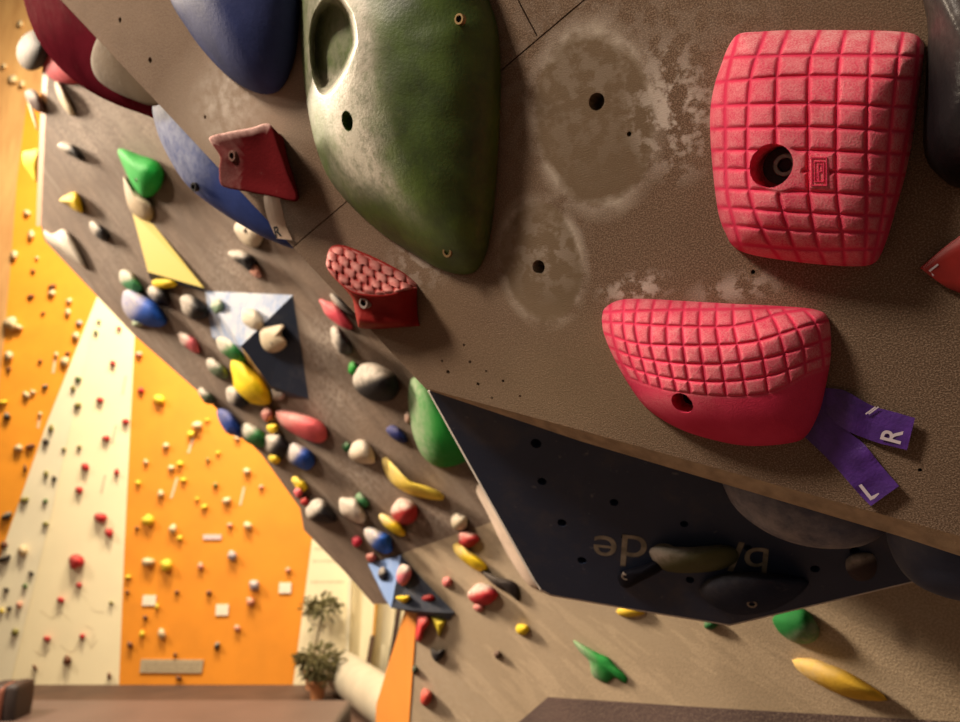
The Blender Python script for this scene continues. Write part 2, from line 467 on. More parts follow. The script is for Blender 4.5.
MAT = flat_mat('grey_pink_vinyl', (.10, .066, .056), .5, 0, .2, 2, .3)
bm = bmesh.new(); box_bm(bm, -9.5, -1.3, -1.0, 7.62, 0.002, .3)
o = link('crash_mat', bm, MAT, smooth=False); bv = o.modifiers.new('b', 'BEVEL'); bv.width = .05; bv.segments = 4
recenter(o, Vector((-5, 3, 0.002))); tag(o, 'wide greyish crash mat on the floor in front of the far orange wall', 'crash mat')

# ------------------------------------------------------------------ big navy volume below the panel
NAVY, nt, b = nodes('navy_paint')
uv = N(nt, 'ShaderNodeTexCoord').outputs['UV']
n1 = noise_(nt, uv, 7, 6, .65); n2 = noise_(nt, uv, 60, 4); 
c = mixc(nt, ramp(nt, n1, .3, .7), (.016, .026, .06), (.026, .04, .08))
c = mixc(nt, math_(nt, 'MULTIPLY', ramp(nt, n1, .52, .72), .55), c, (.10, .075, .06))
c = mixc(nt, math_(nt, 'MULTIPLY', ramp(nt, n2, .66, .74), .35), c, (.3, .28, .26))
nt.links.new(c, b.inputs['Base Color']); b.inputs['Roughness'].default_value = .55
bump_(nt, b, n2, .3, .001)
WHITEEDGE = flat_mat('pale_cut_edge', (.62, .58, .52), .7)
vf = [(429, 391), (535, 580), (541, 589), (551, 594.5), (640, 610), (730, 624.5), (914, 581), (1010, 560), (960, 470), (700, 400), (500, 345)]
vo = [(427.5, 391), (533, 581), (540, 590.5), (550.5, 596), (640, 611.5), (730, 626), (915, 582), (1012, 561), (961, 469), (700, 399), (498, 344)]
v = prism([PV.pt(x, y) for x, y in vf], Vector((.16, .35, .22)), [NAVY, WHITEEDGE], 'navy_volume', [PV.pt(x, y, -.004) for x, y in vo])
items = []
for x, y, r in [(536, 443.5, 5.5), (542, 481.5, 4.6), (614, 502.5, 4.4), (562, 523, 4.8), (582, 560.5, 4.6), (625, 537, 4), (684, 524, 4), (815, 569, 4.5), (690, 580, 4.2), (855, 551, 5), (748, 548, 4)]:
    P, rr = hr(PV, x, y, r); items.append((axis_frame(PV, P), rr, -.02, .01))
boolean(v, cutter(items)); set_uv(v, PV)
recenter(v, PV.pt(690, 500)); tag(v, 'large dark navy plywood volume with bolt holes under the edge of the brown panel', 'climbing volume')

def glyph_bm(ch, plane, cx, cy, upx, upy, hpx, h, shear=0, bold=0.0):
    """a letter from the built-in font laid on a wall: (cx,cy) centre, (upx,upy) its up direction in the photo"""
    cu = bpy.data.curves.new('g', 'FONT'); cu.body = ch; cu.size = 1; cu.align_x = 'CENTER'; cu.align_y = 'CENTER'
    cu.offset = bold; cu.shear = shear; cu.resolution_u = 6
    ob = bpy.data.objects.new('g', cu); COL.objects.link(ob); bpy.context.view_layer.update()
    me = bpy.data.meshes.new_from_object(ob.evaluated_get(bpy.context.evaluated_depsgraph_get()))
    bpy.data.objects.remove(ob, do_unlink=True)
    C0 = plane.pt(cx, cy, h); L = math.hypot(upx, upy)
    C1 = plane.pt(cx+upx/L*hpx, cy+upy/L*hpx, h)
    upv = C1-C0; s = upv.length; upn = upv/s; rtv = upn.cross(plane.N)
    ys = [vv.co.y for vv in me.vertices]; xs = [vv.co.x for vv in me.vertices]
    hh = max(ys)-min(ys); my = (max(ys)+min(ys))/2; mx = (max(xs)+min(xs))/2
    bm = bmesh.new(); bm.from_mesh(me)
    for vv in bm.verts:
        vv.co = C0+rtv*((vv.co.x-mx)/hh*s)+upn*((vv.co.y-my)/hh*s)
    return bm
def merge(bms):
    out = bmesh.new()
    for b_ in bms:
        me = bpy.data.meshes.new('t'); b_.to_mesh(me); b_.free(); out.from_mesh(me); bpy.data.meshes.remove(me)
    return out
GREYP = flat_mat('worn_grey_lettering', (.36, .30, .22), .8, 0, .5, 60)
bms = [glyph_bm('e', PV, 605, 546, .05, 1, 20, .0006, .1), glyph_bm('d', PV, 633, 551.5, .05, 1, 31, .0006, .1),
       glyph_bm('o', PV, 664, 553, .05, 1, 19, .0006, .1), glyph_bm('l', PV, 736, 557, -.25, 1, 30, .0006, .1), glyph_bm('b', PV, 757, 562, .05, 1, 28, .0006, .1)]
for b_ in bms: adopt(link('painted_letter', b_, GREYP, smooth=False, recalc=False), v)

# holds on the navy volume and under the edges
BLUEGREY = (.06, .075, .13)
hold('sloper_hold', 'rounded grey-blue sloper with white scuffs under the panel edge below the purple tape tag', PN,
     [(722, 470), (726, 492), (740, 513), (768, 533), (800, 545), (835, 549), (865, 545), (885, 532), (893, 512), (880, 470), (800, 430), (740, 430)],
     .05, None, h0=-.085, mat=hold_mat(BLUEGREY, .45, (.45, .40, .38), 300, .25, .4), chalk=.5, lens=True, nr=14, na=64, apex=(810, 480), cat='climbing hold', cdir=(-.3, .6))
hold('sloper_hold', 'dark blue-grey sloper under the panel edge at the right border of the picture', PN,
     [(886, 525), (890, 550), (905, 575), (930, 592), (970, 602), (1030, 600), (1050, 540), (960, 500), (900, 505)],
     .05, None, h0=-.085, mat=hold_mat(BLUEGREY, .5, (.3, .27, .25), 300, .25, .3), chalk=.2, lens=True, nr=12, na=56, apex=(970, 550))
o = hold('edge_hold', 'dark navy half-moon hold with visible screw, lowest on the navy volume', PV,
     [(699, 590), (715, 576), (750, 572), (790, 576), (809, 582), (795, 598), (770, 611), (740, 615), (715, 607)], .045, (.022, .03, .058), apex=(755, 580), chalk=.12, nr=12, p=1.6, q=1.8)
add_bolt(o, PV, 752, 604, .0305, 5, [STEEL, DARK])
o = hold('jug_hold', 'long chalk-covered greenish grey hold in the middle of the navy volume', PV,
     [(649, 552), (658, 546), (690, 547), (725, 545), (738, 552), (735, 563), (715, 571), (680, 573), (660, 568)], .03, (.13, .13, .06), apex=(690, 560), chalk=.9, nr=12)
o = hold('edge_hold', 'small black wedge hold with pale screw beside the long chalky hold on navy', PV,
     [(619, 573), (640, 566), (660, 560), (662, 570), (640, 582), (627, 588), (620, 584)], .018, (.012, .012, .02), apex=(640, 574), chalk=.0)
add_bolt(o, PV, 625.5, 577, .0135, 4, [hold_mat((.4, .32, .26)), DARK])
o = hold('edge_hold', 'chalk-smeared dark patch hold at the right end of the navy volume', PV,
     [(846, 560), (856, 553), (872, 554), (877, 566), (872, 578), (858, 581), (848, 573)], .012, (.07, .05, .05), chalk=.6)

# ------------------------------------------------------------------ the two pink waffle holds
def curve_field(curves, org, sc, vertical):
    """returns f(px,py) -> distance in photo pixels to the nearest groove of the set"""
    cs = []
    for c_ in curves:
        pts = [(org[0]+x/sc, org[1]+y/sc) for x, y in c_]
        d = catmull(pts, 60, False)
        d = [(y, x) for x, y in d] if vertical else d
        d.sort(); cs.append(d)
    def ev(d, s):
        if s <= d[0][0]: a, b_ = d[0], d[1]
        elif s >= d[-1][0]: a, b_ = d[-2], d[-1]
        else:
            lo, hi = 0, len(d)-1
            while hi-lo > 1:
                m_ = (lo+hi)//2
                if d[m_][0] <= s: lo = m_
                else: hi = m_
            a, b_ = d[lo], d[hi]
        t = (s-a[0])/max(1e-6, b_[0]-a[0]); return a[1]+(b_[1]-a[1])*max(-3, min(4, t)), (b_[1]-a[1])/max(1e-6, b_[0]-a[0])
    def f(px, py):
        best = 99
        for d in cs:
            s, val = (py, px) if vertical else (px, py)
            e, sl = ev(d, s); dd = abs(val-e)/math.sqrt(1+min(9, sl*sl))
            if dd < best: best = dd
        return best
    return f
def groove(d, w_=3.2): return .62*math.exp(-(d/w_)**2*1.6)+.45*math.exp(-d/w_*.8)
PINK = (.60, .035, .075)
def pink_mat():
    m, nt, b = nodes('pink_polyurethane')
    tc = N(nt, 'ShaderNodeTexCoord').outputs['Object']
    g = N(nt, 'ShaderNodeAttribute', attribute_name='chalk').outputs['Fac']
    n1 = noise_(nt, tc, 22, 4); n2 = noise_(nt, tc, 700, 2); n3 = noise_(nt, tc, 60, 5, .7)
    c = mixc(nt, ramp(nt, n1, .3, .7), (.76, .055, .13), (.64, .035, .09))
    f = math_(nt, 'MULTIPLY', g, math_(nt, 'ADD', math_(nt, 'MULTIPLY', ramp(nt, n2, .35, .65), .55), math_(nt, 'MULTIPLY', ramp(nt, n3, .35, .65), .45)), True)
    c = mixc(nt, f, c, (.88, .47, .46))
    nt.links.new(c, b.inputs['Base Color']); b.inputs['Roughness'].default_value = .85; b.inputs['Specular IOR Level'].default_value = .08
    bump_(nt, b, n2, .7, .0008)
    return m
PM = pink_mat()
# square one
o1, s1 = (700, 20), 2.775
V1 = [[(100, 60), (72, 180), (70, 320), (75, 480), (105, 600)], [(172, 60), (140, 160), (130, 320), (137, 480), (180, 600), (215, 655)],
      [(240, 40), (215, 130), (210, 320), (218, 480), (250, 600), (275, 665)], [(330, 35), (303, 130), (300, 320), (302, 480), (320, 600), (345, 675)],
      [(402, 35), (385, 130), (378, 320), (380, 480), (395, 600), (400, 675)], [(478, 35), (470, 130), (462, 320), (462, 480), (460, 600), (455, 675)],
      [(562, 40), (547, 130), (527, 320), (515, 480), (495, 600), (480, 660)], [(606, 60), (598, 160), (575, 320), (545, 480), (512, 610)]]
H1 = [[(70, 104), (300, 97), (620, 100)], [(50, 172), (300, 155), (610, 163)], [(30, 238), (300, 232), (600, 242)], [(28, 302), (300, 297), (590, 310)],
      [(28, 362), (300, 362), (580, 372)], [(35, 412), (300, 420), (570, 430)], [(45, 468), (300, 477), (560, 488)], [(60, 520), (300, 535), (545, 545)],
      [(80, 570), (300, 585), (530, 590)], [(110, 622), (300, 637), (510, 635)]]
fv = curve_field(V1, o1, s1, True); fh = curve_field(H1, o1, s1, False)
def logo_in(px, py): return abs(px-819.6) < 11 and abs(py-172) < 18
def disp1(px, py, t):
    k = max(groove(fv(px, py), 2.9), groove(fh(px, py), 2.7))
    if logo_in(px, py):
        k = max(k if (abs(px-819.6) > 9.5 or abs(py-172) > 16) else 0, 0)
    dh = math.hypot(px-779, py-169)
    if dh < 26: k *= smooth((dh-21)/5)
    top = smooth((70-py)/40)*.5 + smooth((px-880)/30)*.25
    return (-.0032*k, max(0, (.52+top)*(1-k*1.2)))
ol = [(x/s1+o1[0], y/s1+o1[1]) for x, y in [(110, 38), (170, 32), (250, 28), (400, 28), (520, 30), (590, 38), (618, 60), (622, 90), (616, 140), (605, 220), (590, 330), (570, 430), (545, 520), (522, 600),
      (500, 655), (482, 675), (450, 683), (380, 682), (280, 673), (150, 653), (95, 630), (70, 590), (52, 540), (40, 460), (30, 350), (28, 260), (38, 190), (60, 120), (82, 68)]]
bm, base = dome_bm(PN, ol, .062, apex=(806, 160), nr=170, na=520, p=3.2, q=2.0, disp=disp1)
sq = link('waffle_hold', bm, PM)
P = PN.pt(777, 167, .03); rr = 20.5/F*(P-CAM).dot(FWD)
boolean(sq, cutter([(axis_frame(PN, P), rr, -.022, .06)]))
for p_ in sq.data.polygons: p_.use_smooth = True
sq.data.set_sharp_from_angle(angle=math.radians(50))
recenter(sq, base)
tag(sq, 'large square pink hold with a waffle grid, at the upper right of the brown panel', 'climbing hold')
b1 = add_bolt(sq, PN, 785, 165, .026, 11.5, [STEEL, DARK])
# washer ring and small embossed badge
bm = bmesh.new(); fr = axis_frame(PN, PN.pt(782, 166, .0125)); r_ = 19.5/F*.6
for ra, rb, z in ((r_*.95, r_*.6, .001),):
    A1, B1 = cyl_bm(bm, fr, ra, 0, z, 32, None, True, True)
wsh = link('washer', bm, BLACKST, smooth=False); wsh.parent = b1; wsh.matrix_parent_inverse = Matrix.Translation(-sq.location) @ Matrix.Identity(4); wsh.matrix_parent_inverse = Matrix.Identity(4)
bm = bmesh.new()
def frame_bm(bm, plane, cx, cy, w_, h_, t, h, th=.0008):
    def rect(w2, h2, hh): return [bm.verts.new(plane.pt(cx+a*w2, cy+b_*h2, hh)) for a, b_ in ((-1, -1), (1, -1), (1, 1), (-1, 1))]
    a = rect(w_, h_, h); b_ = rect(w_-t, h_-t, h); a0 = rect(w_, h_, h-.002); b0 = rect(w_-t, h_-t, h-.002)
    for i in range(4):
        j = (i+1) % 4
        bm.faces.new((a[i], a[j], b_[j], b_[i])); bm.faces.new((a0[j], a0[i], a[i], a[j])) if False else bm.faces.new((a[j], a[i], a0[i], a0[j]))
        bm.faces.new((b_[i], b_[j], b0[j], b0[i]))
HB = .0628
frame_bm(bm, PN, 819, 171.5, 8, 14.5, 1.3, HB); frame_bm(bm, PN, 819, 171.5, 5, 10.5, 1.1, HB)
frame_bm(bm, PN, 820, 168, 2.4, 4, 1.0, HB); frame_bm(bm, PN, 818, 176.5, 1.2, 4.5, 1.1, HB)
bd = link('embossed_badge', bm, PM, smooth=False); adopt(bd, sq)

# lower half-moon one
o2, s2 = (590, 285), 3.692
V2 = [[(75, 70), (78, 150), (90, 210), (112, 280), (140, 335)], [(125, 55), (122, 140), (132, 210), (155, 290), (180, 345)],
      [(178, 50), (165, 140), (177, 220), (195, 290), (215, 360)], [(240, 45), (225, 130), (222, 210), (240, 290), (262, 380)],
      [(300, 50), (283, 150), (285, 230), (300, 310), (320, 395)], [(350, 50), (340, 150), (345, 230), (355, 310), (372, 405)],
      [(408, 55), (402, 150), (408, 230), (418, 310), (432, 410)], [(468, 60), (465, 150), (478, 240), (490, 320), (503, 412)],
      [(528, 65), (530, 150), (545, 230), (560, 310), (578, 412)], [(590, 65), (610, 150), (632, 240), (645, 310), (657, 405)],
      [(640, 65), (688, 150), (712, 230), (725, 300), (738, 370)], [(700, 70), (762, 160), (785, 225), (795, 310)], [(770, 75), (825, 130), (848, 190), (860, 270)]]
H2 = [[(50, 100), (150, 96), (300, 92), (470, 90), (600, 86), (700, 82)], [(40, 135), (160, 143), (280, 150), (460, 155), (540, 150), (620, 132), (690, 108), (780, 92)],
      [(60, 180), (160, 213), (280, 222), (470, 222), (600, 210), (700, 182), (800, 150), (880, 130)], [(80, 232), (160, 263), (290, 286), (480, 292), (640, 272), (740, 245), (850, 208), (890, 195)],
      [(100, 283), (180, 317), (300, 345), (430, 357), (560, 352), (680, 330), (780, 292), (890, 255)], [(120, 335), (220, 372), (310, 395), (500, 412), (640, 402), (730, 370), (800, 330), (890, 300)]]
gv = curve_field(V2, o2, s2, True); gh = curve_field(H2, o2, s2, False)
bnd = catmull([(o2[0]+x/s2, o2[1]+y/s2) for x, y in [(20, 290)]+H2[-1]], 80, False)
def ybnd(px):
    best = min(bnd, key=lambda q_: abs(q_[0]-px)); return best[1]
def disp2(px, py, t):
    yb_ = ybnd(px); inside = smooth((yb_-py+1.5)/3)
    k = max(groove(gv(px, py), 2.2), groove(gh(px, py), 2.1))*inside
    ch = (.55*smooth((yb_+4-py)/8)+.0)*(1-k*1.2)
    ch += .35*math.exp(-(((px-675)/40)**2+((py-402)/10)**2))
    lip = .0022*(inside-1)
    return (-.0028*k+lip, max(0, ch))
ol2 = [(602, 317), (606, 307), (622, 299.5), (650, 299), (685, 301), (739, 304), (780, 306), (817, 310), (829, 321), (831, 353), (827, 380), (820, 410), (807, 435), (790, 443), (752, 446), (720, 441.5),
       (682, 430), (650, 411), (631, 388), (614, 358), (604, 334)]
bm, base = dome_bm(PN, ol2, .06, apex=(718, 372), nr=170, na=560, p=2.3, q=2.0, disp=disp2)
lw = link('waffle_hold', bm, PM)
P = PN.pt(683.5, 402, .04); rr = 11.5/F*(P-CAM).dot(FWD)
n_ = (PN.N+Vector((-.05, -.1, -.45))).normalized()
boolean(lw, cutter([(axis_frame(PN, P, PN.N), rr, -.03, .05)]))
for p_ in lw.data.polygons: p_.use_smooth = True
lw.data.set_sharp_from_angle(angle=math.radians(50))
recenter(lw, base)
tag(lw, 'pink half-moon hold with waffle top and smooth underside, above the purple tape tag', 'climbing hold')
add_bolt(lw, PN, 691, 397, .012, 8, [DARK, DARK])

# ------------------------------------------------------------------ green hold
def gdisp(px, py, t):
    c_ = 0
    # worn, chalked flank left of the ridge
    ridge = 372-.00*py
    c_ = .85*math.exp(-((px-(352+ (py-120)*.10))/26)**2)*smooth((215-py)/60)
    c_ += .6*math.exp(-(((px-(330+max(0, py-110)*.75))/12)**2))*smooth((py-60)/50)*smooth((240-py)/70)
    c_ += .25*math.exp(-((px-310)/7)**2)
    c_ += .5*math.exp(-(((px-362)/14)**2+((py-30)/50)**2))
    d = mnoise.noise(Vector((px*.03, py*.03, 3)))*.0012
    # scooped pocket: distance field of a kidney in the hold's face
    cxp = 333 - max(0, py-45)*.16; wd = 23.5-max(0, py-40)*.12-max(0, 14-py)*.25
    r = math.hypot((px-cxp)/wd, (py-44)/50)
    pk = smooth((1.06-r)/.30)
    d -= .046*pk
    if pk > .05: c_ = c_*(1-pk)+pk*(.25+.6*smooth((py-62)/22))+.25*pk*(1-pk)
    c_ += .5*math.exp(-((r-1.12)/.1)**2)*(1 if px > cxp else .3)
    return (d, max(0, min(1, c_)))
gol = [(300, 0), (302, 60), (308, 110), (317, 150), (330, 180), (352, 207), (380, 232), (410, 252), (438, 268), (460, 274.5), (477, 270), (488, 247), (495, 200), (499, 140), (501, 80), (498, 30), (489, 0), (465, -60), (420, -105), (370, -120), (325, -100), (304, -50)]
bm, base = dome_bm(PN, gol, .085, apex=(362, 50), nr=150, na=340, p=2.0, q=1.7, disp=gdisp)
GM, nt, b = nodes('green_hold')
tc = N(nt, 'ShaderNodeTexCoord').outputs['Object']
a_ = N(nt, 'ShaderNodeAttribute', attribute_name='chalk').outputs['Fac']
n1 = noise_(nt, tc, 16, 5, .65); n2 = noise_(nt, tc, 300, 2); n3 = noise_(nt, tc, 60, 5, .75)
c = mixc(nt, ramp(nt, n1, .3, .7), (.085, .15, .016), (.020, .036, .008))
c = mixc(nt, math_(nt, 'MULTIPLY', ramp(nt, n3, .62, .75), .2), c, (.30, .30, .14))
c = mixc(nt, math_(nt, 'MULTIPLY', a_, math_(nt, 'ADD', ramp(nt, n3, .3, .6), .35), True), c, (.52, .48, .38))
nt.links.new(c, b.inputs['Base Color']); b.inputs['Roughness'].default_value = .5
bump_(nt, b, math_(nt, 'ADD', n2, n3), .35, .001)
gr = link('sloper_hold', bm, GM)
# deep scooped pocket + bolt hole
P2 = PN.pt(347, 121, .07); boolean(gr, cutter([(axis_frame(PN, P2), 9.5/F*(P2-CAM).dot(FWD), -.05, .05)]))
for p_ in gr.data.polygons: p_.use_smooth = True
gr.data.set_sharp_from_angle(angle=math.radians(38))
recenter(gr, base); tag(gr, 'huge egg-shaped green sloper with a scooped pocket, chalked along its left side', 'climbing hold')
for x, y, h in ((459, 19, .0595), (447, 252, .033)): add_bolt(gr, PN, x, y, h, 5.5, [BRASS, DARK], 'screw')

# ------------------------------------------------------------------ other holds on / at the near panel
BLUE = hold_mat((.040, .052, .15), .6, (.30, .31, .36), 240, .3, .4, .03)
hold('sloper_hold', 'big dusty blue egg-shaped sloper at the top edge, left of the green sloper', PN,
     [(168, -10), (188, 30), (213, 62), (238, 84), (262, 94), (280, 90), (292, 68), (298, 35), (298, -10), (280, -70), (225, -90), (180, -60)], .07, None, apex=(215, -12), mat=BLUE, chalk=.35, nr=24, na=80, q=1.8)
o = hold('sloper_hold', 'long blue crescent sloper behind the panel edge, below left of the dark red hold', PN,
     [(152, 100), (156, 128), (168, 156), (186, 184), (212, 206), (243, 226), (272, 241), (300, 246), (300, 200), (250, 150), (200, 100), (160, 80)], .035, None, h0=-.05,
     apex=(215, 170), mat=hold_mat((.035, .06, .22), .55, (.32, .35, .46), 240, .2, .45, .03), chalk=.55, lens=True, nr=16, na=80, cdir=(-.85, -.5))
add_bolt(o, PN, 193.5, 187, -.021, 4.5, [DARK, DARK], 'bolt')
hold('sloper_hold', 'very large dark red crescent volume behind the upper left edge of the brown panel', PN,
     [(20, -20), (30, 22), (46, 52), (72, 79), (104, 99), (140, 113), (175, 122), (180, 90), (120, 10), (60, -60), (20, -70)], .045, None, h0=-.07,
     apex=(85, 20), mat=hold_mat((.11, .010, .018), .8, (.28, .14, .13), 200, .2, .4, 0), chalk=.15, lens=True, nr=16, na=80)
hold('edge_hold', 'beige ear-shaped hold on the panel edge over the large dark red volume', PN,
     [(97, 38), (91, 58), (94, 74), (105, 86), (128, 98), (156, 106), (160, 90), (130, 50), (105, 30)], .008, None, h0=-.012,
     apex=(118, 72), mat=hold_mat((.13, .09, .055), .8, (.5, .4, .3)), chalk=.1, lens=True, nr=12, na=60, cdir=(-.9, .1))
# dark red square pinch with the beige tag
def loft(plane, rings, na=64, hard=.6, chalkfn=None, cap=None, disp=None):
    bm = bmesh.new(); lay = bm.verts.layers.float.new('chalk'); R = []
    for pts, h in rings:
        a = resample(pts, na); b_ = catmull(pts, na)
        rg = []
        for (x, y), (x2, y2) in zip(a, b_):
            px, py = x*hard+x2*(1-hard), y*hard+y2*(1-hard)
            v_ = bm.verts.new(plane.pt(px, py, h)); v_[lay] = chalkfn(px, py, h) if chalkfn else 0; rg.append(v_)
        R.append(rg)
    for a, b_ in zip(R, R[1:]):
        for i in range(na): bm.faces.new((a[i], a[(i+1) % na], b_[(i+1) % na], b_[i]))
    if cap:
        px, py, h = cap; c_ = bm.verts.new(plane.pt(px, py, h)); c_[lay] = chalkfn(px, py, h) if chalkfn else 0
        for i in range(na): bm.faces.new((R[-1][i], R[-1][(i+1) % na], c_))
    bm.faces.new(list(reversed(R[0])))
    return bm
def shrink(pts, k, c_=None):
    cx, cy = c_ or (sum(p[0] for p in pts)/len(pts), sum(p[1] for p in pts)/len(pts))
    return [(cx+(x-cx)*k, cy+(y-cy)*k) for x, y in pts]
REDD = hold_mat((.105, .010, .012), .8, (.60, .38, .34), 300, .5, .3, 0)
lip = [(209, 138), (228, 132), (250, 128), (270, 124), (280, 150), (289, 176), (298, 201), (274, 197), (248, 192), (222, 186), (219, 170), (220, 156)]
basr = [(233, 146), (245, 142), (262, 138), (281, 134), (288, 158), (295, 180), (299, 200), (280, 196), (262, 192), (240, 186), (238, 172), (236, 158)]
cf = lambda px, py, h: 1.0 if (py < 140-(px-209)*.22) or (px < 213) else (.12 if px < 240 else 0)
bm = loft(PN, [(basr, -.003), (shrink(basr, .97), .02), (lip, .042), (shrink(lip, .985), .048), (shrink(lip, .93), .0485), (shrink(lip, .75), .0455), (shrink(lip, .45), .043), (shrink(lip, .2), .0425)], 96, .25, cf, (254, 162, .0425))
dr = link('pinch_hold', bm, REDD); recenter(dr, PN.pt(265, 165)); tag(dr, 'dark red square pinch hold with chalky rim, above the beige letter tag', 'climbing hold')
add_bolt(dr, PN, 232, 156, .0468, 5.5, [hold_mat((.2, .1, .08)), DARK])
# red hold with bubbled top
rows = [[(326, 262), (330, 248), (342, 245), (362, 252), (384, 262), (404, 273), (417, 284)],
        [(326, 264), (331, 256), (346, 258), (365, 266), (385, 274), (404, 280), (417, 287)],
        [(328, 270), (338, 280), (352, 289), (370, 293), (387, 293), (403, 290), (417, 288)],
        [(334, 278), (347, 290), (357, 297), (374, 300), (390, 300), (404, 297), (417, 292)],
        [(348, 290), (356, 304), (364, 309), (378, 311), (392, 310), (404, 309), (417, 302)],
        [(352, 296), (357, 316), (362, 322), (378, 324), (393, 324), (406, 323), (418, 318)],
        [(353, 300), (357, 322), (361, 328), (378, 329), (393, 328), (406, 327), (420, 326)]]
hs = [[.012, .006, .004, .003, .002, .001, 0], [.035, .03, .028, .026, .024, .018, .004], [.05, .055, .056, .055, .052, .045, .010], [.035, .05, .052, .05, .047, .04, .008],
      [.02, .036, .038, .037, .034, .028, .004], [.012, .03, .034, .034, .03, .024, .003], [0, 0, 0, 0, 0, 0, 0]]
nu, nv = 130, 110
grid = [catmull([(x, y, h) for (x, y), h in zip(r, hh)], nu, False) for r, hh in zip(rows, hs)]
bm = bmesh.new(); lay = bm.verts.layers.float.new('chalk'); G = []
for j in range(nv):
    s = j/(nv-1)*(len(grid)-1); k = min(int(s), len(grid)-2); t = s-k; line = []
    for i in range(nu):
        p0, p1, p2, p3 = grid[max(k-1, 0)][i], grid[k][i], grid[k+1][i], grid[min(k+2, len(grid)-1)][i]
        x, y, h = (.5*(2*b1_+(c1-a1)*t+(2*a1-5*b1_+4*c1-d1)*t*t+(3*b1_-a1-3*c1+d1)*t**3) for a1, b1_, c1, d1 in zip(p0, p1, p2, p3))
        ch = 0
        if .25 < s < 2.1:
            U_, V_ = x/12.5, (y-.42*x)/9.0
            # rounded bubbles in staggered rows
            ri = round(V_); uu = U_-(.5 if ri % 2 else 0); d = math.hypot((uu-round(uu))*1.05, (V_-ri)*.8)
            bmp = math.sqrt(max(0, 1-(d/.52)**2)); h += .0055*bmp*min(1, (s-.25)*3, (2.1-s)*4); ch = .05+.75*bmp
        v_ = bm.verts.new(PN.pt(x, y, h)); v_[lay] = ch; line.append(v_)
    G.append(line)
for j in range(nv-1):
    for i in range(nu-1): bm.faces.new((G[j][i], G[j][i+1], G[j+1][i+1], G[j+1][i]))
rim = G[0]+[G[j][-1] for j in range(1, nv)]+list(reversed(G[-1]))[1:]+[G[j][0] for j in range(nv-2, 0, -1)]
low = [bm.verts.new(PN.pt(374+( (v_.co-CAM).dot(RT)/(v_.co-CAM).dot(FWD)*F+480-374)*.98, 290+(361-(v_.co-CAM).dot(UP)/(v_.co-CAM).dot(FWD)*F-290)*.98, -.003)) for v_ in rim]
for i in range(len(rim)):
    j = (i+1) % len(rim)
    bm.faces.new((rim[j], rim[i], low[i], low[j]))
rb = link('bubble_hold', bm, hold_mat((.28, .018, .016), .6, (.56, .24, .22), 300, .35, .35, .05)); recenter(rb, PN.pt(385, 300))
tag(rb, 'red hold with a bubbled chalky top, just under the tip of the green sloper', 'climbing hold')
add_bolt(rb, PN, 363.5, 303, .051, 6, [hold_mat((.38, .3, .27)), DARK])
# black volume at the right border
hold('black_volume', 'glossy black hold cut off by the top right corner of the picture', PN,
     [(925, -60), (928, 30), (924, 110), (924, 152), (935, 172), (965, 190), (1060, 195), (1100, 60), (1060, -90)], .08, None, apex=(985, 70),
     mat=hold_mat((.014, .012, .014), .3, (.10, .085, .08), 200, .3, .3), chalk=.5, p=2.2, nr=18, na=60, cat='climbing hold')

# tape tags
def tape(plane, polys, mats, name, label, th=.0012):
    bm = bmesh.new(); n0 = []
    def hh(px, py, k): return .0016+.0022*abs(math.sin(px*.045+py*.03+k))
    for k, poly in enumerate(polys):
        vs = [bm.verts.new(plane.pt(x, y, (.002+k*.0004) if len(p_) < 3 else p_[2])) for p_ in poly for x, y in [p_[:2]]]
        bm.faces.new(vs)
    o = link(name, bm, mats, smooth=False)
    s = o.modifiers.new('s', 'SOLIDIFY'); s.thickness = .0004; s.offset = 0
    tag(o, label, 'tape tag'); return o
PURP = flat_mat('purple_tape', (.10, .03, .27), .42, 0, .55, 45, .3)
L1 = [(826, 388), (843, 390), (858, 398), (873, 406), (894, 412), (915, 418)]; L2 = [(826, 412), (837, 424), (852, 433), (866, 438.5), (879, 443), (907, 450)]
M1 = [(838, 418), (851, 433.5), (862, 442), (870, 451), (880, 464), (899, 486)]; M2 = [(806, 438), (824, 455), (840, 472), (852, 486), (860, 495), (871, 506)]
def strip_bm(plane, A_, B_, hts, n=24, c0=None):
    bm = bmesh.new(); lay = bm.verts.layers.float.new('chalk')
    a = catmull([(x, y, h) for (x, y), h in zip(A_, hts)], n, False); b_ = catmull([(x, y, h) for (x, y), h in zip(B_, hts)], n, False)
    prev = None
    for (x1, y1, h1), (x2, y2, h2) in zip(a, b_):
        row = [bm.verts.new(plane.pt(x1+(x2-x1)*k/4, y1+(y2-y1)*k/4, h1+(h2-h1)*k/4+.0006*math.sin(k*.8))) for k in range(5)]
        if prev:
            for k in range(4): bm.faces.new((prev[k], prev[k+1], row[k+1], row[k]))
        prev = row
    return bm
tb = merge([strip_bm(PN, L1, L2, [.003, .004, .006, .004, .006, .009]), strip_bm(PN, M1, M2, [.002, .003, .004, .007, .005, .009])])
vs = [tb.verts.new(PN.pt(x, y, .0025)) for x, y in [(790, 395), (827, 388), (832, 412), (840, 422), (832, 444), (822, 453), (806, 438), (790, 425)]]; tb.faces.new(vs)
tg = link('tape_tag', tb, PURP, smooth=False); s = tg.modifiers.new('s', 'SOLIDIFY'); s.thickness = .0004; s.offset = 0
recenter(tg, PN.pt(815, 420)); tag(tg, 'forked purple tape tag lettered R and L beside the lower pink hold', 'tape tag')
INK = flat_mat('white_ink', (.72, .62, .68), .6)
ll = link('letter_mark', glyph_bm('R', PN, 892, 435, -105, -27, 21, .0088, 0, .015), INK, smooth=False, recalc=False); adopt(ll, tg)
ll = link('letter_mark', glyph_bm('L', PN, 869.5, 490.5, -60, -75, 19, .0085, 0, .02), INK, smooth=False, recalc=False); adopt(ll, tg)
bm = bmesh.new()
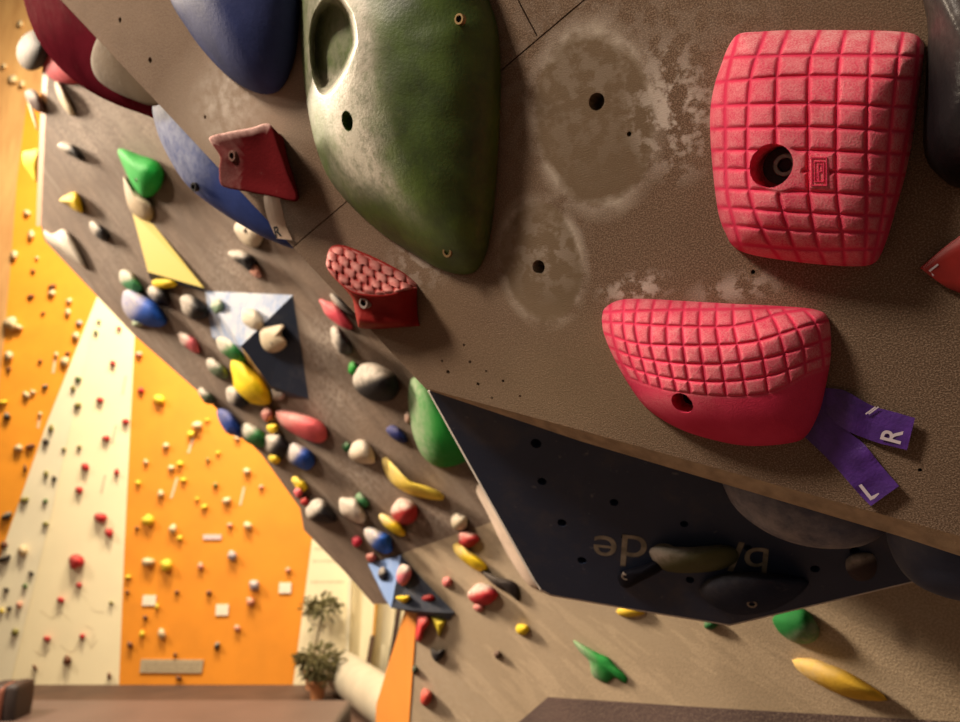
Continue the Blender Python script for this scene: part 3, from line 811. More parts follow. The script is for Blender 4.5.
for dx in (0, 3.0):
    q = [(865+dx, 413.6), (866.2+dx, 414.6), (877+dx-1, 407.4), (876+dx-1, 406.4)]
    bm.faces.new([bm.verts.new(PN.pt(x, y, .0072)) for x, y in q])
ll = link('slash_mark', bm, INK, smooth=False); adopt(ll, tg)
TANT = flat_mat('tan_tape', (.62, .46, .34), .6, 0, .2, 60)
bm = strip_bm(PN, [(265, 190), (264, 200), (266, 212), (270, 224), (277, 238.5)], [(279, 190), (280, 200), (283, 212), (286, 225), (292.5, 240)], [.003, .005, .006, .006, .005])
tg2 = link('tape_tag', bm, TANT, smooth=False); s = tg2.modifiers.new('s', 'SOLIDIFY'); s.thickness = .0004
recenter(tg2, PN.pt(272, 200)); tag(tg2, 'beige tape tag with a black R hanging under the dark red pinch hold', 'tape tag')
ll = link('letter_mark', glyph_bm('R', PN, 277.5, 231.5, -.25, -1, 11.5, .0072, 0, .03), flat_mat('black_ink', (.02, .015, .015)), smooth=False, recalc=False); adopt(ll, tg2)
REDT = flat_mat('red_tape', (.38, .02, .015), .5, 0, .3, 50)
bm = strip_bm(PN, [(920, 268), (943, 248), (962, 234), (985, 215)], [(934, 279), (950, 289), (975, 297), (1000, 300)], [.008, .006, .004, .002])
tg3 = link('tape_tag', bm, REDT); s = tg3.modifiers.new('s', 'SOLIDIFY'); s.thickness = .0004
recenter(tg3, PN.pt(960, 265)); tag(tg3, 'red tape tag with a white L at the right border of the picture', 'tape tag')
ll = link('letter_mark', glyph_bm('L', PN, 935, 270, .75, -.6, 13, .0085, 0, .01), INK, smooth=False, recalc=False); adopt(ll, tg3)

# ------------------------------------------------------------------ faceted volumes on the long wall
def poly_volume(name, label, verts, faces, mats, cat='climbing volume'):
    """verts: (plane, px, py, h); faces: (indices, material)"""
    bm = bmesh.new(); vs = [bm.verts.new(p.pt(x, y, h)) for p, x, y, h in verts]
    for f, mi in faces: bm.faces.new([vs[i] for i in f]).material_index = mi
    o = link(name, bm, mats, smooth=False); recenter(o, verts[0][0].pt(sum(v_[1] for v_ in verts)/len(verts), sum(v_[2] for v_ in verts)/len(verts)))
    tag(o, label, cat); return o
def scuffed(name, col, scuff, lo=.5, hi=.62, amt=.7, scale=14):
    m, nt, b = nodes(name); tc = N(nt, 'ShaderNodeTexCoord').outputs['Object']
    n1 = noise_(nt, tc, scale, 6, .7)
    nt.links.new(mixc(nt, math_(nt, 'MULTIPLY', ramp(nt, n1, lo, hi), amt), col, scuff), b.inputs['Base Color']); b.inputs['Roughness'].default_value = .7
    return m
PALEB = scuffed('pale_blue_paint', (.13, .21, .40), (.44, .44, .44), .35, .62, .9, 10)  # much paler blue for the left face than for the navy one
NAVYB = scuffed('navy_face_paint', (.013, .024, .052), (.13, .12, .12), .5, .75, .6, 9)
TANE = flat_mat('tan_edge', (.55, .36, .14), .7)
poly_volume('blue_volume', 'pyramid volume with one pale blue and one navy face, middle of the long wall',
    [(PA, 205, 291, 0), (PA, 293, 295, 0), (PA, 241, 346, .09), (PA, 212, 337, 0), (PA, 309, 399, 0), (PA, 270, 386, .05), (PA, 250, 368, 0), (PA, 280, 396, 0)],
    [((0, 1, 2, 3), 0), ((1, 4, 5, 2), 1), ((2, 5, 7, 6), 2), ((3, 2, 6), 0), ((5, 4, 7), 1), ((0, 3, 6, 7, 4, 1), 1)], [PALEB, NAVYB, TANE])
YELP = scuffed('yellow_paint', (.60, .46, .05), (.35, .30, .12), .62, .7, .7, 40)
poly_volume('yellow_volume', 'flat yellow triangular volume with dark specks below the green triangle hold',
    [(PA, 132, 212, 0), (PA, 153, 224, 0), (PA, 204, 288, .02), (PA, 148, 272, .06), (PA, 205, 291, 0), (PA, 150, 279, 0)],
    [((0, 1, 2, 3), 0), ((3, 2, 4, 5), 1), ((0, 3, 5), 0), ((1, 4, 2), 0), ((0, 5, 4, 1), 1)], [YELP, NAVYB])
poly_volume('blue_volume', 'small blue and navy pyramid volume at the lower left edge of the long wall',
    [(PA, 368, 564, 0), (PA, 401, 555, .02), (PA, 391, 608, .09), (PB, 417, 573, .01), (PB, 455, 613, .005), (PB, 449, 620, .005), (PB, 431, 612, .04), (PA, 384, 598, 0)],
    [((0, 1, 2, 7), 0), ((1, 3, 4, 6, 2), 1), ((2, 6, 5, 7), 1), ((6, 4, 5), 1), ((0, 7, 5, 4, 3, 1), 1)], [scuffed('blue_paint', (.16, .26, .50), (.45, .5, .6), .5, .8, .4), scuffed('navy_face', (.010, .016, .034), (.04, .04, .05))])

# ------------------------------------------------------------------ holds on the long wall
W_ = 'climbing holds on the long overhanging wall'
WHITE, CRM, BLK, YEL, GRN, RED, PNK, BLU, TAN = (.62, .57, .50), (.66, .56, .38), (.018, .016, .018), (.80, .56, .02), (.02, .30, .035), (.45, .03, .03), (.72, .12, .14), (.025, .09, .42), (.52, .38, .22)
MINT, DKG, NVY, GRY = (.42, .52, .36), (.02, .13, .04), (.018, .025, .14), (.30, .28, .25)
H_ = hold
def S(label, box, H, col, chalk=.5, diag=0, plane=PA, name='small_hold', **k):
    return hold(name, label, plane, bbox_ell(*box, diag) if len(box) == 4 and not isinstance(box[0], tuple) else list(box), H, col, chalk=chalk, group=None, nr=9, na=32, **k)
S('round red-pink hold tucked under the large dark red volume at upper left', ((45, 42), (42, 60), (48, 76), (65, 84), (84, 80), (84, 62), (70, 48), (55, 38)), .07, (.60, .06, .08), .1)
S('narrow cream finger hold below the red-pink hold at upper left', ((55, 82), (56, 92), (62, 105), (70, 115), (75, 113), (67, 96), (60, 83)), .05, CRM, .5)
S('small black hold with a white tip left of the green triangle hold', ((57, 145), (63, 142), (75, 146), (83, 156), (82, 161), (72, 156), (62, 151)), .06, BLK, 1.0, cdir=(-.9, -.4))
S('bright green triangular hold at the left of the long wall', ((118, 149), (140, 155), (158, 162), (164, 176), (157, 192), (144, 198), (134, 188), (125, 170)), .10, (.02, .42, .06), .05, apex=(138, 172), name='triangular_hold', bolt=(136, 180, .09, 2))
S('beige hold hanging from the underside of the green triangle hold', ((123, 176), (130, 186), (142, 196), (153, 206), (151, 220), (139, 218), (128, 206)), .05, (.50, .40, .27), .5)
S('small yellow hold at the left edge of the long wall', ((59, 200), (74, 192), (80, 198), (83, 212), (76, 211), (68, 205)), .07, YEL, .35, cdir=(-.9, -.2))
S('small black and white hold above the pointed white hold', (89, 222, 108, 240), .06, BLK, 1.0, .4, cdir=(-.9, -.4))
S('pointed white hold on the left rim of the long wall above the orange wall', ((44, 230), (53, 234), (63, 229), (72, 238), (87, 268), (80, 265), (62, 252), (47, 240)), .05, (.66, .60, .50), .5, name='pointed_hold')
S('mint and green hold directly above the bright blue rounded hold', (119, 270, 141, 292), .06, (.05, .25, .10), 1.0, .4)
S('bright blue rounded hold with chalk on its left, at the wall\'s left rim', ((124, 291), (122, 305), (129, 318), (144, 325), (160, 327), (167, 321), (158, 305), (145, 296), (132, 290)), .09, (.02, .10, .50), .75, name='ball_hold', cdir=(-.8, -.5))
S('black and white hold touching the right side of the bright blue rounded hold', (147, 288, 169, 303), .06, BLK, .9, .35, cdir=(-.9, -.4))
S('yellow hold poking out under the yellow triangular volume', (152, 277, 178, 289), .05, YEL, .0)
S('black hold with white end at the left corner of the pale blue pyramid', (180, 297, 207, 317), .08, BLK, .8, .2, cdir=(-.95, -.2))
S('tiny mint hold under the bright blue rounded hold', (132, 317, 143, 327), .03, MINT, .3)
S('pink and white oval hold below left of the pale blue pyramid', (178, 333, 200, 352), .05, (.60, .12, .14), 1.0, .45, cdir=(-.9, -.4))
S('white oval knob with bolt beside the tip of the blue crescent', (236, 222, 262, 244), .06, (.62, .52, .38), .5, .15, bolt=(245, 231, .06, 2.5), name='knob_hold')
S('black wedge hold with white top above the pale blue pyramid', ((228, 252), (240, 250), (253, 256), (256, 263), (250, 271), (240, 264), (231, 258)), .07, BLK, 1.0, name='wedge_hold')
S('small pink tip hold touching the black wedge hold', (250, 264, 260, 278), .04, (.62, .30, .22), .2, .3)
S('cream and green hold under the lower tip of the pale blue face', (216, 336, 246, 361), .08, (.03, .22, .05), 1.0, .4, cdir=(-.6, -.75))
S('grey-white hold left of the large yellow hold', (207, 359, 227, 379), .05, (.10, .14, .08), 1.0, .4)
S('large glossy yellow hold under the navy pyramid face', ((231, 361), (232, 378), (236, 393), (250, 403), (268, 405), (271, 397), (263, 380), (251, 368), (240, 359)), .09, (.85, .60, .01), .05, name='rounded_hold')
S('black and white hold under the left of the large yellow hold', (226, 388, 248, 406), .05, BLK, 1.0, .2, cdir=(-.95, -.2))
S('dark green-grey hold on the rim between blue and grey holds', (198, 388, 214, 404), .05, (.06, .09, .05), .8, .4)
S('dark blue oval hold on the rim above the far orange wall', (218, 409, 241, 437), .06, (.015, .05, .28), .2, .45)
S('white and green oval hold right of the dark blue rim hold', (240, 425, 267, 447), .06, (.03, .17, .05), 1.0, .35, cdir=(-.6, -.75))
S('small yellow knob between the large yellow hold and the long pink hold', (266, 423, 279, 433), .04, YEL, .1)
S('long flat pink hold in the lower middle of the long wall', ((275, 411), (284, 410), (300, 413), (320, 421), (327, 430), (326, 440), (316, 443), (300, 437), (285, 428), (277, 420)), .07, (.78, .13, .14), .55, name='long_hold')
S('small faded red hold touching the left end of the long pink hold', (261, 406, 273, 422), .04, (.50, .18, .15), .3)
S('white and black hold under the long pink hold', (264, 436, 289, 456), .06, BLK, 1.0, .15, cdir=(-.8, -.5))
S('small yellow knob under the white and black hold', (268, 453, 281, 464), .04, YEL, .1)
S('blue and white oval hold below the long pink hold', (287, 445, 314, 469), .07, (.02, .07, .34), 1.0, .25, cdir=(-.75, -.6))
S('pale ring-shaped hold beneath the bottom corner of the navy pyramid face', (270, 388, 285, 401), .03, (.50, .44, .38), .5)
S('small yellow hold on the rim above the large black and white hold', (293, 477, 306, 491), .04, YEL, .2, .3)
S('small pink hold on the rim under the small yellow one', (294, 486, 303, 498), .04, PNK, .2)
S('tiny red hold on the rim next to the black and white hold', (300, 496, 309, 506), .04, RED, .1)
S('craggy black and white hold on the lower rim of the long wall', ((306, 508), (312, 500), (322, 499), (330, 508), (336, 521), (326, 523), (314, 521), (307, 517)), .08, BLK, 1.0, name='craggy_hold', cdir=(-.7, -.7))
S('whitish oval hold right of the craggy black and white hold', (340, 498, 365, 522), .06, (.52, .44, .36), .6, .25)
S('tiny green hold above the whitish oval hold', (356, 493, 368, 507), .03, (.05, .22, .08), .3, .3)
S('large black knob with a chalked top right of the navy pyramid face', ((353, 377), (359, 366), (371, 362), (385, 367), (396, 376), (399, 390), (391, 400), (375, 401), (361, 395), (354, 386)), .10, BLK, 1.0, name='knob_hold')
S('tiny green hold behind the large black knob', (348, 362, 358, 375), .03, GRN, .1)
S('pink slot hold below left of the bubbled red hold', (320, 300, 353, 329), .05, (.75, .08, .12), .3, .6)
S('thin grey and black blade hold on the pink slot hold', ((330, 294), (337, 296), (352, 309), (354, 316), (344, 311), (334, 303)), .07, (.10, .09, .09), 1.0, cdir=(-.8, .5))
S('white and black triangular hold above the large black knob', ((331, 328), (338, 327), (345, 336), (352, 347), (350, 354), (340, 353), (332, 342)), .07, (.05, .045, .045), 1.0, name='triangular_hold', cdir=(-.97, 0))
S('tall glossy green hold left of the navy volume', ((411, 379), (408, 400), (412, 430), (421, 454), (438, 467), (460, 464), (474, 452), (462, 420), (440, 393), (420, 377)), .10, (.015, .24, .03), .45, name='tall_hold', cdir=(-.97, .1))
S('small navy hold between the large black knob and the yellow banana hold', (387, 426, 407, 442), .04, NVY, .1, .4)
S('white and tan hold above the whitish oval hold', ((348, 452), (354, 442), (364, 440), (372, 448), (375, 462), (364, 464), (352, 460)), .07, (.56, .46, .34), .7)
S('tiny green hold at the upper left of the white and tan hold', (342, 442, 351, 452), .03, DKG, .2)
S('yellow banana-shaped hold left of the navy volume', ((382, 459), (388, 458), (396, 468), (411, 481), (427, 486), (443, 494), (443, 500), (427, 499), (407, 493), (392, 483), (384, 470)), .07, (.82, .60, .08), .35, name='banana_hold')
S('tiny beige-pink hold touching the left of the tall green hold', (404, 411, 412, 424), .03, (.55, .36, .28), .3)
S('red ball hold with a chalked top under the yellow banana hold', (391, 499, 417, 525), .08, (.42, .03, .03), .9, name='ball_hold')
S('yellow and white crescent hold left of the red ball hold', (377, 513, 405, 536), .05, YEL, .6, .55)
S('blue and white oval hold above the small blue pyramid', (365, 529, 393, 552), .07, (.02, .09, .40), 1.0, .3, cdir=(-.75, -.6))
S('small red knob left of the blue and white oval hold', (352, 535, 362, 547), .04, (.60, .04, .08), .1)
S('small reddish knob on the rim above the small blue pyramid', (366, 552, 377, 562), .04, (.45, .10, .08), .3)
S('cream knob beside the navy volume\'s left edge', (450, 513, 468, 531), .05, (.55, .46, .32), .6)
S('pale mint chalked hold on the pale blue pyramid face', (211, 299, 224, 314), .0, MINT, .4, h0=.03, lens=False) if False else None
# on the pyramids: sit just above their faces
def on(label, pts, h0, H, col, chalk=.3, name='small_hold', **k):
    return hold(name, label, PA, pts, H, col, chalk=chalk, h0=h0, nr=8, na=32, back=h0 if h0 < .02 else .03, **k)
on('small mint hold at the left of the pale blue pyramid face', bbox_ell(211, 299, 224, 314), .015, .035, (.25, .38, .25), .6)
on('cream hold in the middle of the pale blue pyramid face', bbox_ell(243, 309, 262, 330, .2), .035, .045, (.66, .58, .44), .4)
on('cream hold with a notch and a bolt on the navy pyramid face', [(260, 329), (272, 326), (285, 325), (281, 333), (287, 343), (280, 351), (268, 352), (260, 344)], .045, .04, (.60, .50, .34), .3, 'notched_hold', bolt=(271, 343, .083, 1.8))
on('black hold on the blue face of the small pyramid', bbox_ell(378, 567, 388, 582), .03, .03, (.02, .02, .03), .5)
on('white and pink ring hold on the ridge of the small pyramid', bbox_ell(396, 563, 411, 586, 0), .045, .03, (.62, .16, .20), .9)
on('small yellow hold on the navy face of the small pyramid', [(395, 597), (410, 596), (404, 604)], .065, .02, YEL, .1)
on('dark red hold on the navy face of the small pyramid', bbox_ell(418, 594, 435, 604), .03, .03, (.28, .015, .02), .1)
def Bh(label, box, H, col, chalk=.4, diag=0, name='small_hold', **k): return S(label, box, H, col, chalk, diag, PB, name, **k)
Bh('red knob above the yellow crescent near the navy volume', (457, 531, 479, 548), .04, (.42, .03, .03), .5)
Bh('yellow crescent hold with white middle near the navy volume', ((453, 545), (460, 543), (470, 551), (482, 560), (488, 569), (478, 571), (464, 562), (455, 553)), .04, YEL, .4, name='crescent_hold')
Bh('flat black triangular hold below the yellow crescent', ((479, 569), (498, 577), (516, 583), (519, 601), (508, 593), (494, 585)), .03, (.03, .022, .02), .2, name='triangular_hold')
Bh('red and white knob on the pale lower wall left of the navy volume', (469, 583, 498, 606), .05, (.50, .03, .04), .9)
Bh('tiny pink knob on the pale lower wall left of the red and white knob', (442, 577, 452, 588), .025, (.60, .16, .15), .2)
Bh('tiny pink knob just under the red and white knob', (473, 603, 484, 612), .02, (.60, .20, .18), .2)
Bh('small yellow knob on the pale lower wall below the flat black triangle', (515, 623, 529, 635), .025, YEL, .1)
Bh('red curved hold at the top left corner of the pale lower wall', ((418, 614), (428, 615), (430, 622), (424, 631), (421, 641), (416, 640), (416, 626)), .05, (.60, .05, .05), .2)
Bh('small yellow triangle hold under the small blue pyramid', ((430, 615), (446, 621), (439, 637)), .03, (.75, .60, .05), .1, hard=True, name='triangular_hold')
Bh('small black heart-shaped hold on the pale lower wall', ((431, 648), (437, 651), (444, 649), (443, 656), (437, 662), (432, 657)), .03, BLK, .1, name='heart_hold')
Bh('tiny dark hold on the left edge of the pale lower wall', (412, 665, 417, 674), .02, (.05, .07, .04), .1)
Bh('red knob low on the left edge of the pale lower wall', (420, 689, 432, 706), .04, (.50, .06, .04), .2)
Bh('tiny brown knob in the middle of the pale lower wall', (494, 650, 501, 659), .02, (.12, .07, .05), .1)
Bh('jagged green hold on the pale lower wall', ((573, 640), (589, 648), (600, 654), (608, 657), (617, 667), (627, 677), (625, 684), (615, 677), (608, 683), (600, 681), (592, 675), (589, 661), (580, 652)), .02, (.02, .22, .04), .45, name='jagged_hold', cdir=(-.8, .3))
Bh('yellow sliver of a hold showing under the navy volume', (617, 604, 646, 617), .02, (.75, .50, .04), .1)
Bh('dark green rounded hold below the right half of the navy volume', ((774, 616), (802, 608), (819, 628), (815, 641), (800, 644), (786, 638), (776, 628)), .035, (.02, .17, .04), .35, name='rounded_hold', cdir=(.5, .8))
Bh('long yellow leaf-shaped hold at the lower right', ((792, 660), (804, 658), (818, 660), (850, 673), (884, 695), (884, 701), (850, 698), (818, 684), (800, 672)), .035, (.78, .48, .05), .35, name='leaf_hold')
Bh('tiny green hold showing under the navy volume\'s lowest edge', (704, 618, 718, 630), .02, DKG, .2)
Bh('long pale beige hold peeking out behind the left edge of the navy volume', ((472, 477), (476, 474), (484, 480), (520, 535), (545, 580), (532, 588), (508, 556), (488, 515), (473, 488)), .03, (.62, .48, .38), .3, name='long_hold')
# the round black ball and things at the wall's left rim
hold('ball_hold', 'black and grey ball hold at the upper left rim beside the red-pink hold', PA, ell(34, 50, 17, 21, 20, .03), .10, (.03, .022, .02), chalk=.45, lens=True, nr=14, na=48, cdir=(-.95, -.2))
hold('small_hold', 'brown hold with a cream lower half on the left rim trim', PA, [(25, 92), (32, 89), (40, 96), (45, 110), (38, 112), (28, 102)], .05, (.10, .05, .04), chalk=.5, lens=True, nr=10, na=36)
hold('small_hold', 'pale cream spike hold under the brown hold on the left rim', PA, [(26, 96), (30, 100), (36, 118), (38, 132), (32, 118)], .03, (.75, .60, .38), chalk=.3, lens=True, nr=8, na=30, h0=-.08)
hold('wedge_hold', 'bright yellow wedge hold on the orange strip at the far left', PA, [(23, 152), (31, 150), (40, 150), (39, 172), (37, 183), (29, 173), (23, 163)], .05, (.80, .62, .02), chalk=.1, lens=True, nr=8, na=36, h0=-.1)

# ------------------------------------------------------------------ far wall holds
ORD = ['topmost', 'second', 'third', 'fourth', 'fifth', 'sixth', 'seventh', 'eighth', 'ninth', 'tenth', 'eleventh', 'twelfth', 'thirteenth', 'fourteenth', 'fifteenth', 'sixteenth', 'seventeenth', 'eighteenth', 'nineteenth', 'twentieth', 'twenty-first', 'twenty-second', 'twenty-third', 'twenty-fourth', 'twenty-fifth', 'twenty-sixth']
FC = {'red': (.50, .035, .04), 'cream': (.62, .48, .28), 'brown': (.16, .06, .03), 'olive': (.22, .20, .05), 'black': (.03, .025, .025), 'yellow': (.80, .62, .05), 'pink': (.70, .34, .24), 'green': (.10, .17, .06), 'grey': (.34, .30, .34)}
far = {
 'left orange panel': [('brown', 52, 286, 5, 2.5), ('cream', 52, 293, 4.5, 3.5), ('brown', 31, 296, 4, 2), ('cream', 69, 301, 3, 3.5), ('cream', 68, 312, 3, 4), ('brown', 43, 313, 2.5, 1.5),
    ('grey', 79, 323, 3.5, 3), ('cream', 76, 336, 4.5, 4), ('brown', 68, 353, 3, 1.8), ('cream', 65, 361, 5, 4.5), ('cream', 56, 355, 2.5, 3), ('brown', 40, 361, 2.5, 2), ('cream', 11, 323, 8, 7), ('cream', 18, 327, 5, 3.5), ('cream', 9, 356, 5.5, 5),
    ('brown', 9, 369, 3, 2), ('black', 45, 387, 3.5, 2.5), ('cream', 26, 395, 4.5, 3.5), ('cream', 33, 392, 3, 2.5), ('yellow', 3, 402, 5, 2.5), ('black', 7, 416, 4, 4), ('cream', 40, 414, 2.5, 2.5),
    ('cream', 19, 448, 5, 3.5), ('brown', 30, 446, 6, 2.5), ('brown', 25, 468, 2, 4), ('black', 7, 516, 6.5, 4), ('cream', 27, 213, 4, 4), ('cream', 31, 235, 4, 6), ('brown', 33, 271, 3, 2), ('cream', 14, 255, 4.5, 4.5), ('cream', 37, 258, 2, 2)],
 'cream panel': [('green', 99, 321, 2, 1.5), ('green', 96, 332, 2.5, 1.8), ('red', 119, 328, 2.5, 1.8), ('red', 113, 363, 3.8, 3.2), ('green', 78, 379, 3.5, 2.8), ('olive', 73, 388, 2.8, 3.4), ('olive', 78, 405, 4.5, 2.5), ('red', 100, 400, 3.8, 3.2),
    ('red', 125.5, 421, 3.8, 3.2), ('red', 106, 438, 4, 3.3), ('olive', 51, 428, 3, 4), ('black', 46, 441, 3.8, 4.2), ('olive', 64, 449, 2.6, 1.8), ('olive', 79, 447, 2.8, 1.8), ('red', 85, 467, 4.8, 4.4), ('red', 116.5, 472, 2.8, 3.8), ('red', 79, 490, 4.2, 3.5),
    ('olive', 46, 474, 3, 4), ('black', 54, 478, 2.8, 3.5), ('olive', 24, 500, 5, 3.5), ('green', 45, 501, 3, 2.5), ('olive', 45, 524, 3.4, 3.2), ('red', 100, 517, 7, 5.5), ('red', 109, 533, 4.8, 4.8), ('cream', 23, 551, 5.5, 6), ('black', 4.5, 558, 7, 4.5), ('brown', 4, 545, 4, 4),
    ('black', 31, 573, 3, 2.6), ('green', 25, 586, 2.8, 2.8), ('black', 6, 589, 3.2, 2.8), ('black', 9, 608, 2.8, 2.8), ('yellow', 1.5, 611, 2, 3.5), ('pink', 19, 605, 3.8, 3.8), ('olive', 15, 632, 4, 4), ('red', 76, 561, 9, 8), ('red', 78.5, 585, 3.4, 3), ('red', 60, 600, 4, 3.4), ('red', 47, 639, 4.2, 3.2),
    ('red', 82, 636, 3.4, 3), ('brown', 67.5, 660, 4.4, 5.5), ('brown', 35, 668, 2.3, 4.2), ('brown', 109, 676, 2, 4), ('olive', 111, 603, 2.3, 2.2)],
 'right orange panel': [('pink', 139, 354, 3.6, 3.6), ('red', 141, 390, 3.8, 3.2), ('yellow', 159, 400, 6, 5.5), ('cream', 197, 425, 6.5, 4.2), ('yellow', 191, 434, 4.2, 4), ('yellow', 207, 420, 2.8, 1.6), ('cream', 166, 446, 3.4, 3.4), ('cream', 146, 462, 2.8, 2.8), ('cream', 171, 468, 3.6, 3.4), ('yellow', 180, 464, 3.6, 3.6),
    ('olive', 208, 460, 2.3, 2.8), ('yellow', 218, 453, 2.3, 2), ('yellow', 183, 480, 3.8, 2.4), ('yellow', 138, 483, 2.8, 3), ('cream', 161, 494, 4.2, 4.4), ('cream', 247, 471, 4.2, 3.8), ('cream', 237, 438, 3.6, 2.4), ('olive', 215, 485, 3, 3), ('yellow', 148, 520, 6.4, 5.4), ('brown', 137, 528, 2.2, 2), ('cream', 173, 529, 4.6, 5),
    ('yellow', 180, 538, 3.2, 3.2), ('yellow', 204, 507, 3.4, 2.8), ('yellow', 197, 499, 2.4, 1.8), ('cream', 227, 500.5, 4.6, 4), ('pink', 261, 487, 2.6, 2.8), ('cream', 248, 526, 4.2, 5.4), ('pink', 230, 525, 3, 3.2), ('grey', 232, 556, 5, 6), ('cream', 148, 562, 7.4, 5), ('yellow', 166, 565, 7.4, 6.6), ('pink', 200.5, 566, 3.2, 4),
    ('yellow', 128, 577, 3, 2.4), ('brown', 127, 592, 2.4, 2), ('brown', 177, 592, 2.4, 2.6), ('brown', 209, 593, 3, 2.8), ('grey', 254, 586, 6, 6.6), ('pink', 288, 570, 2.6, 3), ('yellow', 157, 607, 2.2, 3.4), ('brown', 145, 617.5, 2.8, 2.8), ('pink', 250, 602, 4.4, 5), ('pink', 237, 628, 3.2, 4), ('black', 217, 646, 3, 4.2), ('cream', 162, 634, 4, 5.6),
    ('yellow', 142, 634, 2.6, 4.2), ('brown', 130, 645, 2.8, 4.4), ('brown', 175, 655, 1.8, 2.8), ('brown', 179, 678, 3.4, 2.4), ('cream', 237, 437, .1, .1)],
}
for panel, L_ in far.items():
    L_ = [e for e in L_ if e[3] > 1]
    bycol = {}
    for e in L_: bycol.setdefault(e[0], []).append(e)
    for colr, es in bycol.items():
        es.sort(key=lambda e: e[2])
        for i, (cn, x, y, rx, ry) in enumerate(es):
            size = 'big' if rx+ry > 10 else ('tiny' if rx+ry < 5.2 else 'small')
            if len(es) == 1: lab = f'the only {cn} hold on the {panel} of the far wall'
            elif i == len(es)-1: lab = f'{size} {cn} hold on the far {panel}, lowest of its {cn} holds'
            elif i == 0: lab = f'{size} {cn} hold on the far {panel}, topmost of its {cn} holds'
            else: lab = f'{size} {cn} hold on the far {panel}, {ORD[i]} from top of its {cn} holds'
            rr_ = random.Random(i*7+int(x)); 
            ptsn = ell(x, y, rx*.92, ry*.92, rr_.uniform(-25, 25), .2, 8)
            col_ = FC[cn]; k = rr_.uniform(.85, 1.15)
            hold('far_hold', lab, PF, ptsn, .02+.009*(rx+ry), tuple(min(.9, c_) for c_ in col_), chalk=.35 if cn in ('black', 'grey', 'cream') else .1,
                 group=f'{cn} holds on the {panel}', nr=5, na=16, h0=.012 if (panel == 'cream panel' or x < 25) else 0, back=.012 if panel == 'cream panel' else .004,
                 mat=hold_mat(col_, .6, (.75, .66, .5), 60, .2, .2))
# big blurred beige holds on the bare plywood at the upper left
for i, (x, y, rx, ry, lb) in enumerate([(20, 24, 3.5, 4, 'cream hold on the bare plywood wall right of the corner, above the black ball'), (13, 79, 5, 4, 'beige hold on the bare plywood wall at left, beside the black ball hold'), (22, 84, 3.4, 4, 'cream hold on the bare plywood wall, just right of the beige one'),
                                       (4, 66, 3, 3, 'small cream hold on the bare plywood wall at the left border of the picture')]):
    hold('far_hold', lb, PF, ell(x, y, rx, ry, 0, .2), .12, None, chalk=.3, nr=6, na=20, mat=hold_mat((.78, .62, .36), .6), h0=.012)
WHT = flat_mat('white_sign', (.88, .80, .64), .6)
def plaque(name, label, pts, mat, th=.02, plane=PF, cat='sign', dots=None, group=None):
    fp = [plane.pt(x, y, th) for x, y in pts]
    o = prism(fp, plane.N*(-th+.001), mat, name); recenter(o, plane.pt(*pts[0])); tag(o, label, cat, group)
    return o
def quad(cx, cy, w_, h_, sk=0): return [(cx-w_+sk, cy-h_), (cx-w_-sk, cy+h_), (cx+w_-sk, cy+h_), (cx+w_+sk, cy-h_)]
plaque('route_card', 'white square route card on the right orange panel, leftmost of three', quad(149, 600.5, 6.6, 5, .5), WHT, group='white route cards')
plaque('route_card', 'white square route card on the right orange panel, middle and lowest of three', quad(222, 610, 6.2, 5.4, .4), WHT, group='white route cards')
plaque('route_card', 'white square route card on the right orange panel, rightmost of three', quad(285, 588, 6, 5.2, .3), WHT, group='white route cards')
plaque('name_strip', 'small pale lilac strip in the middle of the right orange panel', quad(212, 537, 9, 2.4, .1), flat_mat('lilac_strip', (.72, .55, .55)))
sg = plaque('notice_board', 'long grey-tan notice strip near the bottom of the right orange panel', [(141, 659.5), (139.5, 672.5), (201.5, 673), (203.5, 660)], flat_mat('tan_notice', (.42, .34, .22), .7))
for r in range(2):
    lbm = bmesh.new(); x = 145
    while x < 198:
        wd = random.uniform(2, 5); y = 664.5+r*4
        lbm.faces.new([lbm.verts.new(PF.pt(a, b_, .021)) for a, b_ in ((x, y), (x, y+1), (x+wd, y+1), (x+wd, y))]); x += wd+1.4
    adopt(link('print_line', lbm, flat_mat('faded_print', (.25, .20, .13)), smooth=False), sg)
TAPEP = flat_mat('pale_tape', (.75, .55, .38), .7)
for i, (x, y, dx, dy, lb, m_) in enumerate([(191, 444, -3, 9, 'pale vertical tape strip on the right orange panel, upper one', TAPEP), (174, 488, -3, 10, 'pale vertical tape strip on the right orange panel, left one', TAPEP), (242, 496, -2, 9, 'pale vertical tape strip on the right orange panel, right one', TAPEP),
        (124, 385, -1.5, 9, 'faint grey tape strip near the right edge of the cream panel, topmost', None), (114, 434, -2, 9, 'faint grey tape strip on the cream panel beside a red hold, middle one', None), (103, 484, -2, 9, 'faint grey tape strip on the cream panel, lowest one', None),
        (39, 420, -1, 8, 'pale tape strip on the left orange panel, upper one', TAPEP), (54, 366, -1, 7, 'pale tape strip on the left orange panel beside cream holds, topmost', TAPEP)]):
    plaque('tape_strip', lb, [(x-dx-1, y-dy), (x+dx-1, y+dy), (x+dx+1.2, y+dy), (x-dx+1.2, y-dy)], m_ or flat_mat('grey_tape', (.55, .50, .36)), .006, cat='tape strip')
